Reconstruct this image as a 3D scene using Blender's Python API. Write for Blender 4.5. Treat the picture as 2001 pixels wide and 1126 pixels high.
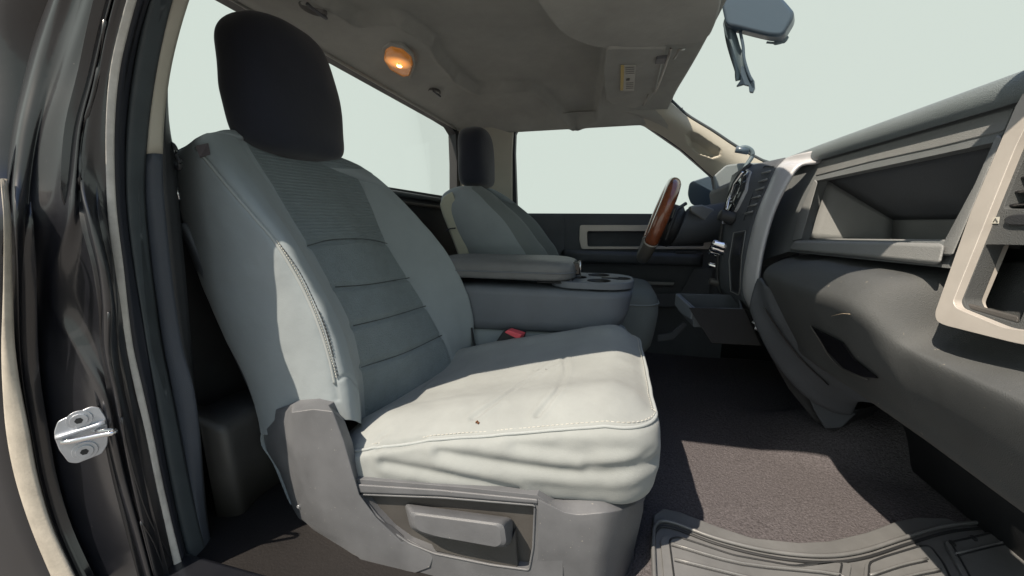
import bpy, bmesh, math, random
import numpy as np
from mathutils import Vector, noise
from mathutils.bvhtree import BVHTree
random.seed(7); rng = np.random.default_rng(7)
SC = bpy.context.scene; COL = SC.collection
for o in list(bpy.data.objects): bpy.data.objects.remove(o)
H = 1.45                                     # height of the lens above the ground

# ------------------------------------------------------------------ camera
F, CX, CY = 760.0, 1000.5, 563.0             # focal length and centre in photo pixels
CAM = np.array([0, -1.31, 0.0])
_d = np.array([1200 - CX, F, -(430 - CY)]); Yc = _d / np.linalg.norm(_d)
Zc = np.array([0, -Yc[2], Yc[1]]); Zc /= np.linalg.norm(Zc)
Xc = np.cross(Yc, Zc); BAS = np.array([Xc, Yc, Zc])
cd = bpy.data.cameras.new('camera'); cam = bpy.data.objects.new('camera', cd); COL.objects.link(cam)
cd.sensor_width = 36; cd.lens = 36 * F / 2001.0; cd.clip_start = .02; cd.clip_end = 3000
cam.location = (CAM[0], CAM[1], CAM[2] + H)
_r, _f, _u = BAS @ np.array([1, 0, 0]), BAS @ np.array([0, 1, 0]), BAS @ np.array([0, 0, 1])
from mathutils import Matrix
cam.rotation_euler = Matrix(((_r[0], _u[0], -_f[0]), (_r[1], _u[1], -_f[1]), (_r[2], _u[2], -_f[2]))).to_euler()
SC.camera = cam

# ------------------------------------------------------------------ light
SUN = np.array([-.43, -.58, 1.0]); SUN /= np.linalg.norm(SUN)
sl = bpy.data.lights.new('sun', 'SUN'); sl.energy = 5.0; sl.angle = math.radians(.5); sl.color = (1, .86, .69)
so = bpy.data.objects.new('sun', sl); COL.objects.link(so); so.location = (-3, -4, 8)
so.rotation_euler = Vector(SUN).to_track_quat('Z', 'Y').to_euler()
W = bpy.data.worlds.new('World'); SC.world = W; W.use_nodes = True
nt = W.node_tree; nt.nodes.clear(); N = nt.nodes.new; L = nt.links.new
out = N('ShaderNodeOutputWorld'); bg = N('ShaderNodeBackground'); L(bg.outputs[0], out.inputs[0])
sky = N('ShaderNodeTexSky'); sky.sky_type = 'NISHITA'; sky.sun_disc = False
sky.sun_elevation = math.asin(SUN[2]); sky.sun_rotation = math.atan2(SUN[0], SUN[1])
tc = N('ShaderNodeTexCoord'); sp = N('ShaderNodeSeparateXYZ'); L(tc.outputs['Generated'], sp.inputs[0])
mr = N('ShaderNodeMapRange'); mr.interpolation_type = 'SMOOTHSTEP'
mr.inputs['From Min'].default_value = .52; mr.inputs['From Max'].default_value = .74
L(sp.outputs['Z'], mr.inputs['Value'])
sm = N('ShaderNodeVectorMath'); sm.operation = 'SCALE'; sm.inputs['Scale'].default_value = .15; L(sky.outputs[0], sm.inputs[0])
mx = N('ShaderNodeMixRGB'); L(mr.outputs[0], mx.inputs[0]); mx.inputs[1].default_value = (.475, .527, .487, 1); L(sm.outputs[0], mx.inputs[2])
L(mx.outputs[0], bg.inputs[0]); bg.inputs[1].default_value = 1.0
SC.view_settings.view_transform = 'Standard'; SC.view_settings.look = 'None'
SC.view_settings.exposure = 0.5; SC.view_settings.gamma = 1.0
SC.render.engine = 'CYCLES'; SC.cycles.max_bounces = 8; SC.cycles.transparent_max_bounces = 12

# ------------------------------------------------------------------ projection
def ray(px, py): return BAS @ np.array([px - CX, F, -(py - CY)])
def U(px, py, Y=None, X=None, Z=None):
    w = ray(px, py)
    t = (X - CAM[0]) / w[0] if X is not None else (Y - CAM[1]) / w[1] if Y is not None else (Z - CAM[2]) / w[2]
    return CAM + w * t
def UP(px, py, p0, n):
    w = ray(px, py); n = np.array(n, float); return CAM + w * (np.dot(np.array(p0) - CAM, n) / np.dot(w, n))
def hit(bvh, px, py, off=0.0):
    w = ray(px, py); w = w / np.linalg.norm(w)
    loc, nor, i, d = bvh.ray_cast(Vector(CAM), Vector(w))
    if loc is None: return None
    n = np.array(nor); n = n if np.dot(n, w) < 0 else -n
    return np.array(loc) + n * off

# ------------------------------------------------------------------ curves and surfaces
def cr(P, n, closed=False):
    P = np.array(P, float); m = len(P)
    if closed: Q = np.vstack([P[-1:], P, P[:2]]); segs = m
    else: Q = np.vstack([2 * P[0] - P[1], P, 2 * P[-1] - P[-2]]); segs = m - 1
    o = []
    for i in range(segs):
        p0, p1, p2, p3 = Q[i:i + 4]
        for t in np.arange(n) / n:
            o.append(.5 * ((2 * p1) + (-p0 + p2) * t + (2 * p0 - 5 * p1 + 4 * p2 - p3) * t * t + (-p0 + 3 * p1 - 3 * p2 + p3) * t ** 3))
    if not closed: o.append(P[-1])
    return np.array(o)
def smooth_grid(rows, nu, nv, closed=False):
    A = np.array([cr(r, nu, closed) for r in rows])
    return np.stack([cr(A[:, j], nv) for j in range(A.shape[1])], axis=1)
def grid_faces(R, C, closed=False):
    f = []
    for i in range(R - 1):
        for j in range(C if closed else C - 1):
            k = (j + 1) % C; f.append((i * C + j, i * C + k, (i + 1) * C + k, (i + 1) * C + j))
    return f
def normals(G, closed=False):
    du = np.roll(G, -1, 1) - np.roll(G, 1, 1)
    if not closed: du[:, 0] = G[:, 1] - G[:, 0]; du[:, -1] = G[:, -1] - G[:, -2]
    dv = np.gradient(G, axis=0); n = np.cross(du, dv); l = np.linalg.norm(n, axis=2, keepdims=True); n = n / np.maximum(l, 1e-9)
    return n
def rounded(P, r, n=4, closed=True):
    P = [np.array(p, float) for p in P]; o = []; m = len(P)
    rr = r if hasattr(r, '__len__') else [r] * m
    for i in range(m):
        a, b, c = P[i - 1], P[i], P[(i + 1) % m]
        u, v = a - b, c - b; lu, lv = np.linalg.norm(u), np.linalg.norm(v); q = min(rr[i], lu * .45, lv * .45)
        if q < 1e-5: o.append(b); continue
        s, e = b + u / lu * q, b + v / lv * q
        for t in np.linspace(0, 1, n + 1): o.append((1 - t) ** 2 * s + 2 * t * (1 - t) * b + t * t * e)
    return o
def dist_poly(V, poly):
    V = V.reshape(-1, 3); P = np.array(poly); best = np.full(len(V), 1e9)
    for a, b in zip(P[:-1], P[1:]):
        ab = b - a; t = np.clip(((V - a) @ ab) / max(ab @ ab, 1e-12), 0, 1)
        best = np.minimum(best, np.linalg.norm(V - a - t[:, None] * ab, axis=1))
    return best

# ------------------------------------------------------------------ objects
LOC = {}
def thing(name, label, cat, loc=(0, 0, 0), group=None):
    o = bpy.data.objects.new(name, None); COL.objects.link(o); o.empty_display_size = .05
    o.location = (loc[0], loc[1], loc[2] + H); LOC[o.name] = np.array(loc, float)
    o['label'] = label; o['category'] = cat
    if group: o['group'] = group
    return o
def world_of(p):
    s = np.zeros(3)
    while p is not None: s = s + LOC[p.name]; p = p.parent
    return s
def mk(name, V, Fc, mat, parent=None, smooth=True, bevel=0, solid=0, sub=0, label=None, kind=None, weight=False, off=-1):
    V = np.array(V, float).reshape(-1, 3)
    base = world_of(parent) if parent else np.zeros(3)
    me = bpy.data.meshes.new(name); me.from_pydata([tuple(v) for v in (V - base)], [], Fc); me.update()
    o = bpy.data.objects.new(name, me); COL.objects.link(o); me.materials.append(mat)
    LOC[o.name] = np.zeros(3)
    if parent: o.parent = parent
    else: o.location = (0, 0, H)
    if smooth:
        for p in me.polygons: p.use_smooth = True
    if solid:
        nn = sum(((p.normal * p.area) for p in me.polygons), Vector()); cc = Vector(V.mean(0) - base)
        off = -1 if nn.dot(Vector(CAM - base) - cc) > 0 else 1
    if solid: m = o.modifiers.new('thick', 'SOLIDIFY'); m.thickness = solid; m.offset = off
    if bevel: m = o.modifiers.new('edge', 'BEVEL'); m.width = bevel; m.segments = 3; m.limit_method = 'ANGLE'; m.angle_limit = math.radians(35); m.harden_normals = True
    if sub: m = o.modifiers.new('sub', 'SUBSURF'); m.levels = sub; m.render_levels = sub
    if label: o['label'] = label
    if kind: o['kind'] = kind
    return o
def tag(o, label=None, cat=None, kind=None, group=None):
    if label: o['label'] = label
    if cat: o['category'] = cat
    if kind: o['kind'] = kind
    if group: o['group'] = group
    return o
def gridobj(name, G, mat, parent, closed=False, **k):
    R, C = G.shape[:2]; return mk(name, G, grid_faces(R, C, closed), mat, parent, **k)
def plate(name, outer, holes, thick, mat, parent, bevel=.003, smooth=True, **k):
    """flat (or nearly flat) outline with holes, given a real thickness vector"""
    bm = bmesh.new(); edges = []
    for lp in [outer] + list(holes):
        vs = [bm.verts.new(tuple(p)) for p in lp]
        for a, b in zip(vs, vs[1:] + vs[:1]): edges.append(bm.edges.new((a, b)))
    P = np.array(outer); c = P.mean(0); _, _, vt = np.linalg.svd(P - c); n = vt[2]
    r = bmesh.ops.triangle_fill(bm, use_beauty=True, edges=edges, normal=Vector(n))
    bmesh.ops.dissolve_limit(bm, angle_limit=.02, verts=bm.verts, edges=bm.edges, delimit={'NORMAL'})
    bmesh.ops.recalc_face_normals(bm, faces=bm.faces)
    ex = bmesh.ops.extrude_face_region(bm, geom=list(bm.faces))
    vv = [g for g in ex['geom'] if isinstance(g, bmesh.types.BMVert)]
    bmesh.ops.translate(bm, verts=vv, vec=Vector(thick)); bmesh.ops.recalc_face_normals(bm, faces=bm.faces)
    bm.verts.index_update(); V = [tuple(v.co) for v in bm.verts]; Fc = [[v.index for v in f.verts] for f in bm.faces]; bm.free()
    return mk(name, V, Fc, mat, parent, smooth=smooth, bevel=bevel, **k)
def tube_geo(P, r, n=8, closed=False, flat=1.0, up=(0, 0, 1)):
    P = np.array(P, float); m = len(P); r = np.broadcast_to(np.array(r, float), (m,))
    T = np.gradient(P, axis=0) if not closed else np.roll(P, -1, 0) - np.roll(P, 1, 0)
    V = []; up = np.array(up, float)
    for i in range(m):
        t = T[i] / max(np.linalg.norm(T[i]), 1e-9); s = np.cross(t, up); l = np.linalg.norm(s)
        s = s / l if l > 1e-3 else np.array([1, 0, 0.]); u = np.cross(s, t)
        for k in range(n):
            a = 2 * math.pi * k / n; V.append(P[i] + r[i] * (math.cos(a) * s + flat * math.sin(a) * u))
    Fc = []
    for i in range(m if closed else m - 1):
        for k in range(n):
            a, b = i * n + k, i * n + (k + 1) % n; c, d = ((i + 1) % m) * n + (k + 1) % n, ((i + 1) % m) * n + k
            Fc.append((a, b, c, d))
    if not closed: Fc.append(tuple(range(n))[::-1]); Fc.append(tuple(range((m - 1) * n, m * n)))
    return V, Fc
def tube(name, P, r, mat, parent, n=8, closed=False, **k):
    fl = k.pop('flat', 1.0); up = k.pop('up', (0, 0, 1)); V, Fc = tube_geo(P, r, n, closed, fl, up); return mk(name, V, Fc, mat, parent, **k)
def joined(name, parts, mat, parent, **k):
    V = []; Fc = []
    for v, f in parts:
        b = len(V); V += [tuple(x) for x in v]; Fc += [tuple(b + i for i in q) for q in f]
    return mk(name, V, Fc, mat, parent, **k)
def box_geo(c, h, ax=None):
    ax = np.eye(3) if ax is None else np.array(ax, float); c = np.array(c, float); V = []
    for i in (-1, 1):
        for j in (-1, 1):
            for k in (-1, 1): V.append(c + ax[0] * h[0] * i + ax[1] * h[1] * j + ax[2] * h[2] * k)
    return V, [(0, 1, 3, 2), (4, 6, 7, 5), (0, 4, 5, 1), (2, 3, 7, 6), (0, 2, 6, 4), (1, 5, 7, 3)]
def box(name, c, h, mat, parent, ax=None, bevel=.003, **k):
    V, Fc = box_geo(c, h, ax); return mk(name, V, Fc, mat, parent, bevel=bevel, **k)
def hexa(name, near, far, mat, parent, bevel=.003, **k):
    """solid between two corresponding outlines"""
    n = len(near); V = list(near) + list(far); Fc = [tuple(range(n)), tuple(range(2 * n - 1, n - 1, -1))]
    Fc += [(i, n + i, n + (i + 1) % n, (i + 1) % n) for i in range(n)]
    return mk(name, V, Fc, mat, parent, bevel=bevel, **k)
def sup(n, e):
    a = np.arange(n) * 2 * math.pi / n
    return np.sign(np.cos(a)) * np.abs(np.cos(a)) ** (2 / e), np.sign(np.sin(a)) * np.abs(np.sin(a)) ** (2 / e)
def stack_loops(name, loops, mat, parent, **k):
    """closed plan loops from bottom to top, capped"""
    G = np.array(loops); R, C = G.shape[:2]; Fc = grid_faces(R, C, True)
    Fc.append(tuple(range(C))[::-1]); Fc.append(tuple(range((R - 1) * C, R * C)))
    return mk(name, G, Fc, mat, parent, **k)
def rr_loop(x0, x1, y0, y1, r, z, n=6, seg=10):
    """rounded rectangle with a constant number of points; z may be a function"""
    r = min(r, (x1 - x0) * .49, (y1 - y0) * .49); P = []
    for cx, cy, a0 in ((x1 - r, y1 - r, 0), (x0 + r, y1 - r, 90), (x0 + r, y0 + r, 180), (x1 - r, y0 + r, 270)):
        for a in np.linspace(a0, a0 + 90, n + 1): P.append((cx + r * math.cos(math.radians(a)), cy + r * math.sin(math.radians(a))))
    Q = []
    for i in range(len(P)):
        a, b = np.array(P[i]), np.array(P[(i + 1) % len(P)])
        k = seg if i % (n + 1) == n else 1
        for t in range(k): Q.append(a + (b - a) * t / k)
    return np.array([(p[0], p[1], z(p[0], p[1]) if callable(z) else z) for p in Q])
def along(P, step):
    P = np.array(P, float); d = np.r_[0, np.cumsum(np.linalg.norm(np.diff(P, axis=0), axis=1))]
    s = np.arange(0, d[-1], step); return np.array([[np.interp(x, d, P[:, i]) for i in range(3)] for x in s])
def stitches(name, P, mat, parent, step=.008, ln=.005, r=.0011, off=(0, 0, 0), **k):
    Q = along(P, step); parts = []
    for a, b in zip(Q[:-1], Q[1:]):
        d = (b - a) / np.linalg.norm(b - a); parts.append(tube_geo([a + off, a + d * ln * .5 + np.array(off) * 1.25, a + d * ln + off], r, 5))
    return joined(name, parts, mat, parent, **k)

# ------------------------------------------------------------------ materials
def mat(name, col, rough=.6, metal=0, spec=.5, coat=0, bump=None, var=None, var2=None, sheen=0, emit=None, trans=None, aniso=None):
    m = bpy.data.materials.new(name); m.use_nodes = True; t = m.node_tree; b = t.nodes['Principled BSDF']; NN = t.nodes.new; LL = t.links.new
    b.inputs['Base Color'].default_value = (*col, 1); b.inputs['Roughness'].default_value = rough; b.inputs['Metallic'].default_value = metal
    b.inputs['Specular IOR Level'].default_value = spec; b.inputs['Coat Weight'].default_value = coat; b.inputs['Coat Roughness'].default_value = .06
    if sheen: b.inputs['Sheen Weight'].default_value = sheen; b.inputs['Sheen Roughness'].default_value = .5
    c = NN('ShaderNodeTexCoord')
    if var:                                   # (scale, amount): soft dirt / wear in colour and gloss
        n = NN('ShaderNodeTexNoise'); n.inputs['Scale'].default_value = var[0]; n.inputs['Detail'].default_value = 7; n.inputs['Roughness'].default_value = .62
        LL(c.outputs['Object'], n.inputs['Vector'])
        r = NN('ShaderNodeMapRange'); r.inputs['From Min'].default_value = .3; r.inputs['From Max'].default_value = .7
        r.inputs['To Min'].default_value = 1 - var[1]; r.inputs['To Max'].default_value = 1 + var[1]; LL(n.outputs[0], r.inputs['Value'])
        v = NN('ShaderNodeVectorMath'); v.operation = 'SCALE'; v.inputs[0].default_value = col; LL(r.outputs[0], v.inputs['Scale'])
        last = v.outputs[0]
        if var2:                              # second, fine speck layer (scale, threshold, colour)
            n2 = NN('ShaderNodeTexNoise'); n2.inputs['Scale'].default_value = var2[0]; n2.inputs['Detail'].default_value = 3; LL(c.outputs['Object'], n2.inputs['Vector'])
            r2 = NN('ShaderNodeMapRange'); r2.inputs['From Min'].default_value = var2[1]; r2.inputs['From Max'].default_value = var2[1] + .06; LL(n2.outputs[0], r2.inputs['Value'])
            q = NN('ShaderNodeMixRGB'); LL(r2.outputs[0], q.inputs[0]); LL(last, q.inputs[1]); q.inputs[2].default_value = (*var2[2], 1); last = q.outputs[0]
        LL(last, b.inputs['Base Color'])
        r3 = NN('ShaderNodeMapRange'); r3.inputs['From Min'].default_value = .3; r3.inputs['From Max'].default_value = .7
        r3.inputs['To Min'].default_value = max(rough - .08, .02); r3.inputs['To Max'].default_value = min(rough + .08, 1); LL(n.outputs[0], r3.inputs['Value']); LL(r3.outputs[0], b.inputs['Roughness'])
    if bump:
        prev = None
        for kind, sc, st, dist in bump:
            if kind == 'noise': n = NN('ShaderNodeTexNoise'); n.inputs['Scale'].default_value = sc; n.inputs['Detail'].default_value = 4; o = n.outputs[0]
            elif kind == 'voronoi': n = NN('ShaderNodeTexVoronoi'); n.inputs['Scale'].default_value = sc; o = n.outputs['Distance']
            elif kind == 'wave': n = NN('ShaderNodeTexWave'); n.inputs['Scale'].default_value = sc; n.inputs['Distortion'].default_value = 2.0; n.inputs['Detail'].default_value = 1; n.bands_direction = 'Z'; o = n.outputs[0]
            LL(c.outputs['Object'], n.inputs['Vector'])
            bp = NN('ShaderNodeBump'); bp.inputs['Strength'].default_value = st; bp.inputs['Distance'].default_value = dist; LL(o, bp.inputs['Height'])
            if prev: LL(prev, bp.inputs['Normal'])
            prev = bp.outputs[0]
        LL(prev, b.inputs['Normal'])
    if emit: b.inputs['Emission Color'].default_value = (*emit[0], 1); b.inputs['Emission Strength'].default_value = emit[1]
    return m
def glass_mat(name, tint, refl=.5, amt=.12):
    m = bpy.data.materials.new(name); m.use_nodes = True; t = m.node_tree; t.nodes.clear(); NN = t.nodes.new; LL = t.links.new
    o = NN('ShaderNodeOutputMaterial'); a = NN('ShaderNodeBsdfTransparent'); a.inputs[0].default_value = (*tint, 1)
    g = NN('ShaderNodeBsdfGlossy'); g.inputs['Roughness'].default_value = .01; g.inputs[0].default_value = (refl, refl, refl, 1)
    f = NN('ShaderNodeFresnel'); f.inputs[0].default_value = 1.3; x = NN('ShaderNodeMixShader'); mu = NN('ShaderNodeMath'); mu.operation = 'MULTIPLY'; mu.inputs[1].default_value = amt; LL(f.outputs[0], mu.inputs[0]); LL(mu.outputs[0], x.inputs[0]); LL(a.outputs[0], x.inputs[1]); LL(g.outputs[0], x.inputs[2]); LL(x.outputs[0], o.inputs[0])
    return m
FAB = (.252, .292, .318)
m_fab = mat('seat_cloth', FAB, .92, bump=[('noise', 1400, .3, .0006), ('noise', 420, .35, .0009), ('noise', 14, .25, .01)], var=(9, .05), sheen=.15, spec=.2)
m_fabdirty = mat('seat_cloth_worn', (.262, .284, .288), .92, bump=[('noise', 1400, .3, .0006), ('noise', 420, .35, .0009), ('noise', 11, .3, .010)], var=(7, .10), sheen=.15, spec=.2)
m_ins = mat('insert_cloth', (.17, .207, .228), .95, bump=[('voronoi', 210, .9, .002), ('noise', 900, .3, .0006)], var=(30, .07), sheen=.1, spec=.2)
m_insw = mat('insert_ribbed_cloth', (.162, .197, .216), .95, bump=[('wave', 38, .55, .0028), ('voronoi', 260, .6, .0015)], var=(30, .07), sheen=.1, spec=.2)
m_dkcloth = mat('black_cloth', (.020, .023, .036), .9, bump=[('noise', 900, .4, .0006), ('noise', 8, .3, .01)], var=(8, .15), sheen=.25, spec=.25)
m_pipe = mat('seat_piping', (.31, .34, .35), .85, bump=[('noise', 900, .3, .0005)], spec=.2)
m_thread = mat('dark_thread', (.05, .055, .06), .9)
m_seam = mat('shaded_seam_cloth', (.19, .195, .19), .95)
m_lthread = mat('pale_thread', (.52, .52, .48), .85)
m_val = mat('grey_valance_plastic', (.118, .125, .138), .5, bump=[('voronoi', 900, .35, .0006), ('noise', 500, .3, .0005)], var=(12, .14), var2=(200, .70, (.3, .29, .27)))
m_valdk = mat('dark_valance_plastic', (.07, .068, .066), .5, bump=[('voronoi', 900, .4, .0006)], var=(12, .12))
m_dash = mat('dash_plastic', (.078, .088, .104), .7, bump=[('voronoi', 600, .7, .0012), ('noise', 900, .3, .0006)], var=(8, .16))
m_dashm = mat('mid_dash_plastic', (.16, .175, .185), .6, bump=[('voronoi', 800, .5, .0008)], var=(9, .1))
m_dashg = mat('glovebox_plastic', (.068, .074, .078), .72, bump=[('voronoi', 800, .5, .0010), ('noise', 900, .4, .0008)], var=(5, .22), var2=(110, .725, (.33, .30, .24)))
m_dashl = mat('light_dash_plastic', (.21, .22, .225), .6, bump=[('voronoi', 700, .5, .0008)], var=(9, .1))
m_top = mat('dash_top_plastic', (.16, .19, .205), .55, bump=[('voronoi', 600, .6, .001)], var=(5, .12))
m_silv = mat('satin_silver_trim', (.46, .47, .50), .42, metal=.15, bump=[('noise', 700, .15, .0004)], var=(7, .1))
m_beigetrim = mat('champagne_trim', (.49, .465, .435), .45, metal=.25, var=(9, .1), bump=[('noise', 500, .2, .0004)])
m_black = mat('black_plastic', (.023, .025, .029), .5, bump=[('voronoi', 700, .5, .0008)], var=(9, .2))
m_blackg = mat('gloss_black', (.008, .008, .010), .15, coat=.5)
m_paint = mat('black_body_paint', (.006, .007, .011), .42, coat=.65, spec=.5, var=(5, .3), var2=(150, .74, (.08, .075, .07)))
m_paint.node_tree.nodes['Principled BSDF'].inputs['Coat Roughness'].default_value = .12; m_paint.node_tree.nodes['Principled BSDF'].inputs['Coat IOR'].default_value = 1.7
m_seal = mat('grey_seal_flange', (.50, .49, .47), .5, bump=[('noise', 90, .5, .002)], var=(25, .2))
m_rub = mat('rubber_seal', (.055, .068, .078), .6, bump=[('noise', 500, .3, .0006)], var=(14, .15))
m_navy = mat('dark_seal_groove', (.018, .021, .032), .5)
m_ptrim = mat('grey_pillar_trim', (.052, .062, .082), .6, bump=[('voronoi', 700, .5, .0008)], var=(9, .1))
m_beige = mat('beige_pillar_trim', (.44, .425, .37), .6, bump=[('voronoi', 800, .4, .0006)], var=(9, .05))
m_tan = mat('dusty_tan_seal', (.38, .355, .31), .85, bump=[('noise', 220, .3, .0015)], var=(18, .2))
m_head = mat('headliner_cloth', (.37, .375, .355), .97, bump=[('noise', 1100, .4, .0008), ('noise', 9, .4, .02)], var=(5, .12), spec=.15)
m_carpet = mat('carpet_pile', (.098, .092, .10), 1.0, bump=[('noise', 300, .8, .004), ('noise', 120, .7, .006)], var=(260, .5), spec=.1)
m_carpetdk = mat('dark_floor_cover', (.005, .004, .0045), .7, bump=[('noise', 200, .4, .002)], var=(4, .2))  # rear floor black holds the sill's shade as well as dark plastic
m_mat = mat('rubber_mat', (.135, .14, .145), .36, spec=.6, bump=[('noise', 600, .3, .0006), ('noise', 20, .3, .004)], var=(7, .2))
m_matdk = mat('rubber_groove', (.02, .022, .025), .6)
m_cons = mat('console_vinyl', (.145, .165, .195), .55, bump=[('voronoi', 800, .5, .0008)], var=(7, .1))
m_lid = mat('console_lid_vinyl', (.15, .158, .168), .45, bump=[('voronoi', 500, .6, .0012), ('noise', 14, .4, .006)], var=(10, .12))
m_chrome = mat('chrome', (.8, .8, .82), .12, metal=1.0)
m_steel = mat('zinc_plate', (.52, .55, .60), .38, metal=.7, var=(30, .12), bump=[('noise', 300, .2, .0004)])
m_wood = mat('varnished_wood', (.21, .062, .026), .22, coat=.9, var=(22, .35))
m_grip = mat('grey_leather', (.11, .105, .095), .5, bump=[('voronoi', 500, .6, .0008)])
m_red = mat('red_button', (.75, .10, .13), .45, spec=.5)
m_label = mat('white_sticker', (.42, .42, .38), .5); m_yel = mat('yellow_sticker', (.50, .36, .07), .5)
m_print = mat('sticker_print', (.06, .06, .06), .6)
m_amber = mat('amber_lens', (.55, .22, .05), .25, coat=.5, emit=((1.0, .36, .07), .3), bump=[('wave', 60, .5, .002)])
def glow(m):                                  # the lens is brightest round its bulb
    t = m.node_tree; b = t.nodes['Principled BSDF']; c = t.nodes.new('ShaderNodeTexCoord'); v = t.nodes.new('ShaderNodeVectorMath'); v.operation = 'LENGTH'
    t.links.new(c.outputs['Object'], v.inputs[0]); r = t.nodes.new('ShaderNodeMapRange'); r.inputs['From Min'].default_value = .01; r.inputs['From Max'].default_value = .05
    r.inputs['To Min'].default_value = 1.1; r.inputs['To Max'].default_value = .10; t.links.new(v.outputs['Value'], r.inputs['Value']); t.links.new(r.outputs[0], b.inputs['Emission Strength'])
glow(m_amber)
m_bulb = mat('lit_bulb', (1, .8, .5), .4, emit=((1.0, .58, .20), 6.0))
m_mirror = mat('mirror_shell', (.055, .085, .12), .4, coat=.3)
m_crumb = mat('brown_leaf_crumb', (.16, .07, .03), .9)
m_wire = mat('grey_wire', (.30, .29, .27), .4, metal=.4)
m_ground = mat('concrete', (.16, .155, .15), .9, bump=[('noise', 8, .5, .01)], var=(2, .15))
m_glass = glass_mat('window_glass', (.985, .992, .987)); m_wglass = glass_mat('windscreen_glass', (.985, .992, .987), .3, .02)
m_strap = mat('blue_grey_lanyard', (.10, .14, .165), .5)
m_screen = mat('screen_glass', (.02, .025, .03), .08, coat=1)

# ------------------------------------------------------------------ ground
g = mk('ground', [(-300, -300, -H), (300, -300, -H), (300, 300, -H), (-300, 300, -H)], [(0, 1, 2, 3)], m_ground, smooth=False, kind='structure')
# carpet: flat, rising to the toe board
rows = []
for y in np.linspace(-.80, .80, 60):
    r = []
    for x in np.r_[np.linspace(-1.25, .7, 90), np.linspace(.73, 1.25, 22)]:
        z = -.68 + (max(0, x - .78) ** 1.4) * 1.1 + .10 * math.exp(-((y - .02) / .13) ** 4) * min(1, max(0, (x - .45) / .25))
        if y < .2: q_ = min(1, max(0, (.12 - x) / .10)); z -= .056 * q_ * q_ * (3 - 2 * q_)
        z += .003 * noise.noise(Vector((x * 6, y * 6, 0))); r.append((x, y, z))
    rows.append(r)
fl = gridobj('floor_carpet', np.array(rows), m_carpet, None, solid=.02, kind='structure')

# ================================================================== CAB BODY
cab = thing('truck_cab', 'black pickup cab body with open door frame, pillars and roof', 'truck cab', (-.8, -.85, -.7))
LV = [-40, 60, 150, 250, 350, 430, 520, 600, 680, 760, 850, 940, 1040, 1160]
def curve(pts, Y, n=4, lean=.03):
    """door frame edge: pts (px,py) in the photo, Y the side plane it lies in (number or one per level)"""
    ys = [p[1] for p in pts]; xs = [p[0] for p in pts]
    Yv = [Y + lean * max(0, (430 - l) / 470) for l in LV]
    if Y < -.85: Yv = [min(v, -.814) for v in Yv]
    return cr([U(np.interp(l, ys, xs), l, Y=yy) for l, yy in zip(LV, Yv)], n)
silL = [(268, -40), (258, 0), (228, 90), (220, 140), (212, 220), (212, 280), (213, 400), (227, 520), (249, 660), (272, 780), (281, 810), (298, 880), (322, 1000), (348, 1126), (356, 1160)]
silR = [(286, -40), (274, 0), (249, 90), (236, 160), (230, 230), (228, 290), (231, 400), (246, 520), (261, 660), (288, 780), (297, 810), (309, 880), (335, 1000), (366, 1126), (375, 1160)]
navR = [(305, -40), (291, 0), (272, 70), (259, 140), (247, 240), (244, 300), (245, 400), (261, 520), (284, 660), (304, 780), (320, 880), (343, 1000), (373, 1126), (382, 1160)]
rubR = [(348, -40), (336, 0), (318, 80), (306, 140), (294, 220), (284, 310), (284, 400), (296, 520), (314, 660), (339, 780), (359, 880), (382, 1000), (417, 1126), (428, 1160)]
trmR = [(383, -40), (368, 0), (352, 60), (338, 110), (324, 200), (316, 310), (322, 400), (334, 520), (352, 660), (384, 780), (394, 880), (401, 1000), (426, 1126), (440, 1160)]
blkR = [(385, -40), (370, 0), (354, 60), (340, 110), (322, 180), (333, 260), (345, 360), (358, 480), (368, 600), (384, 780), (396, 880), (403, 1000), (428, 1126), (442, 1160)]
def band(name, A, B, mt, parent, bulge=0, n=8, back=.02, **k):
    """strip between two edge curves, rounded outwards by bulge, with solid thickness"""
    nrm = np.array([.55, -.83, .05]); rows = []
    for a, b in zip(A, B): rows.append([a + (b - a) * t + nrm * bulge * math.sin(math.pi * t) for t in np.linspace(0, 1, n)])
    return gridobj(name, np.array(rows), mt, parent, solid=back, off=0 if not back else 1, **k)
cS0, cS1 = curve(silL, -.815, lean=.012), curve(silR, -.805, lean=.012); cN = curve(navR, -.782, lean=.02); cRb = curve(rubR, -.748, lean=.02); cT = curve(trmR, -.726, lean=.02); cB = curve(blkR, -.695)
band('door_seal_flange', cS0 + np.array([.004, -.006, 0]), cS1 + np.array([.004, -.006, 0]), m_seal, cab, .001, 6, label='worn light grey metal flange of the door opening')
band('seal_groove', cS1, cN, m_navy, cab, -.006, 6)
band('weatherstrip', cN, cRb, m_rub, cab, .014, 12, label='dark rubber weatherstrip round the door opening')
k1 = len(cRb); ksp = int(np.argmin([abs(p[2] - U(300, 308, Y=-.75)[2]) for p in cRb]))
band('upper_pillar_trim', cRb[:ksp + 1], cT[:ksp + 1], m_beige, cab, .004, 6, label='beige upper pillar trim')
band('lower_pillar_trim', cRb[ksp:], cT[ksp:], m_ptrim, cab, .006, 8, label='dark grey lower pillar trim')
band('pillar_backing', cT[ksp - 6:], cB[ksp - 6:], m_black, cab, 0, 4)
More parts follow.
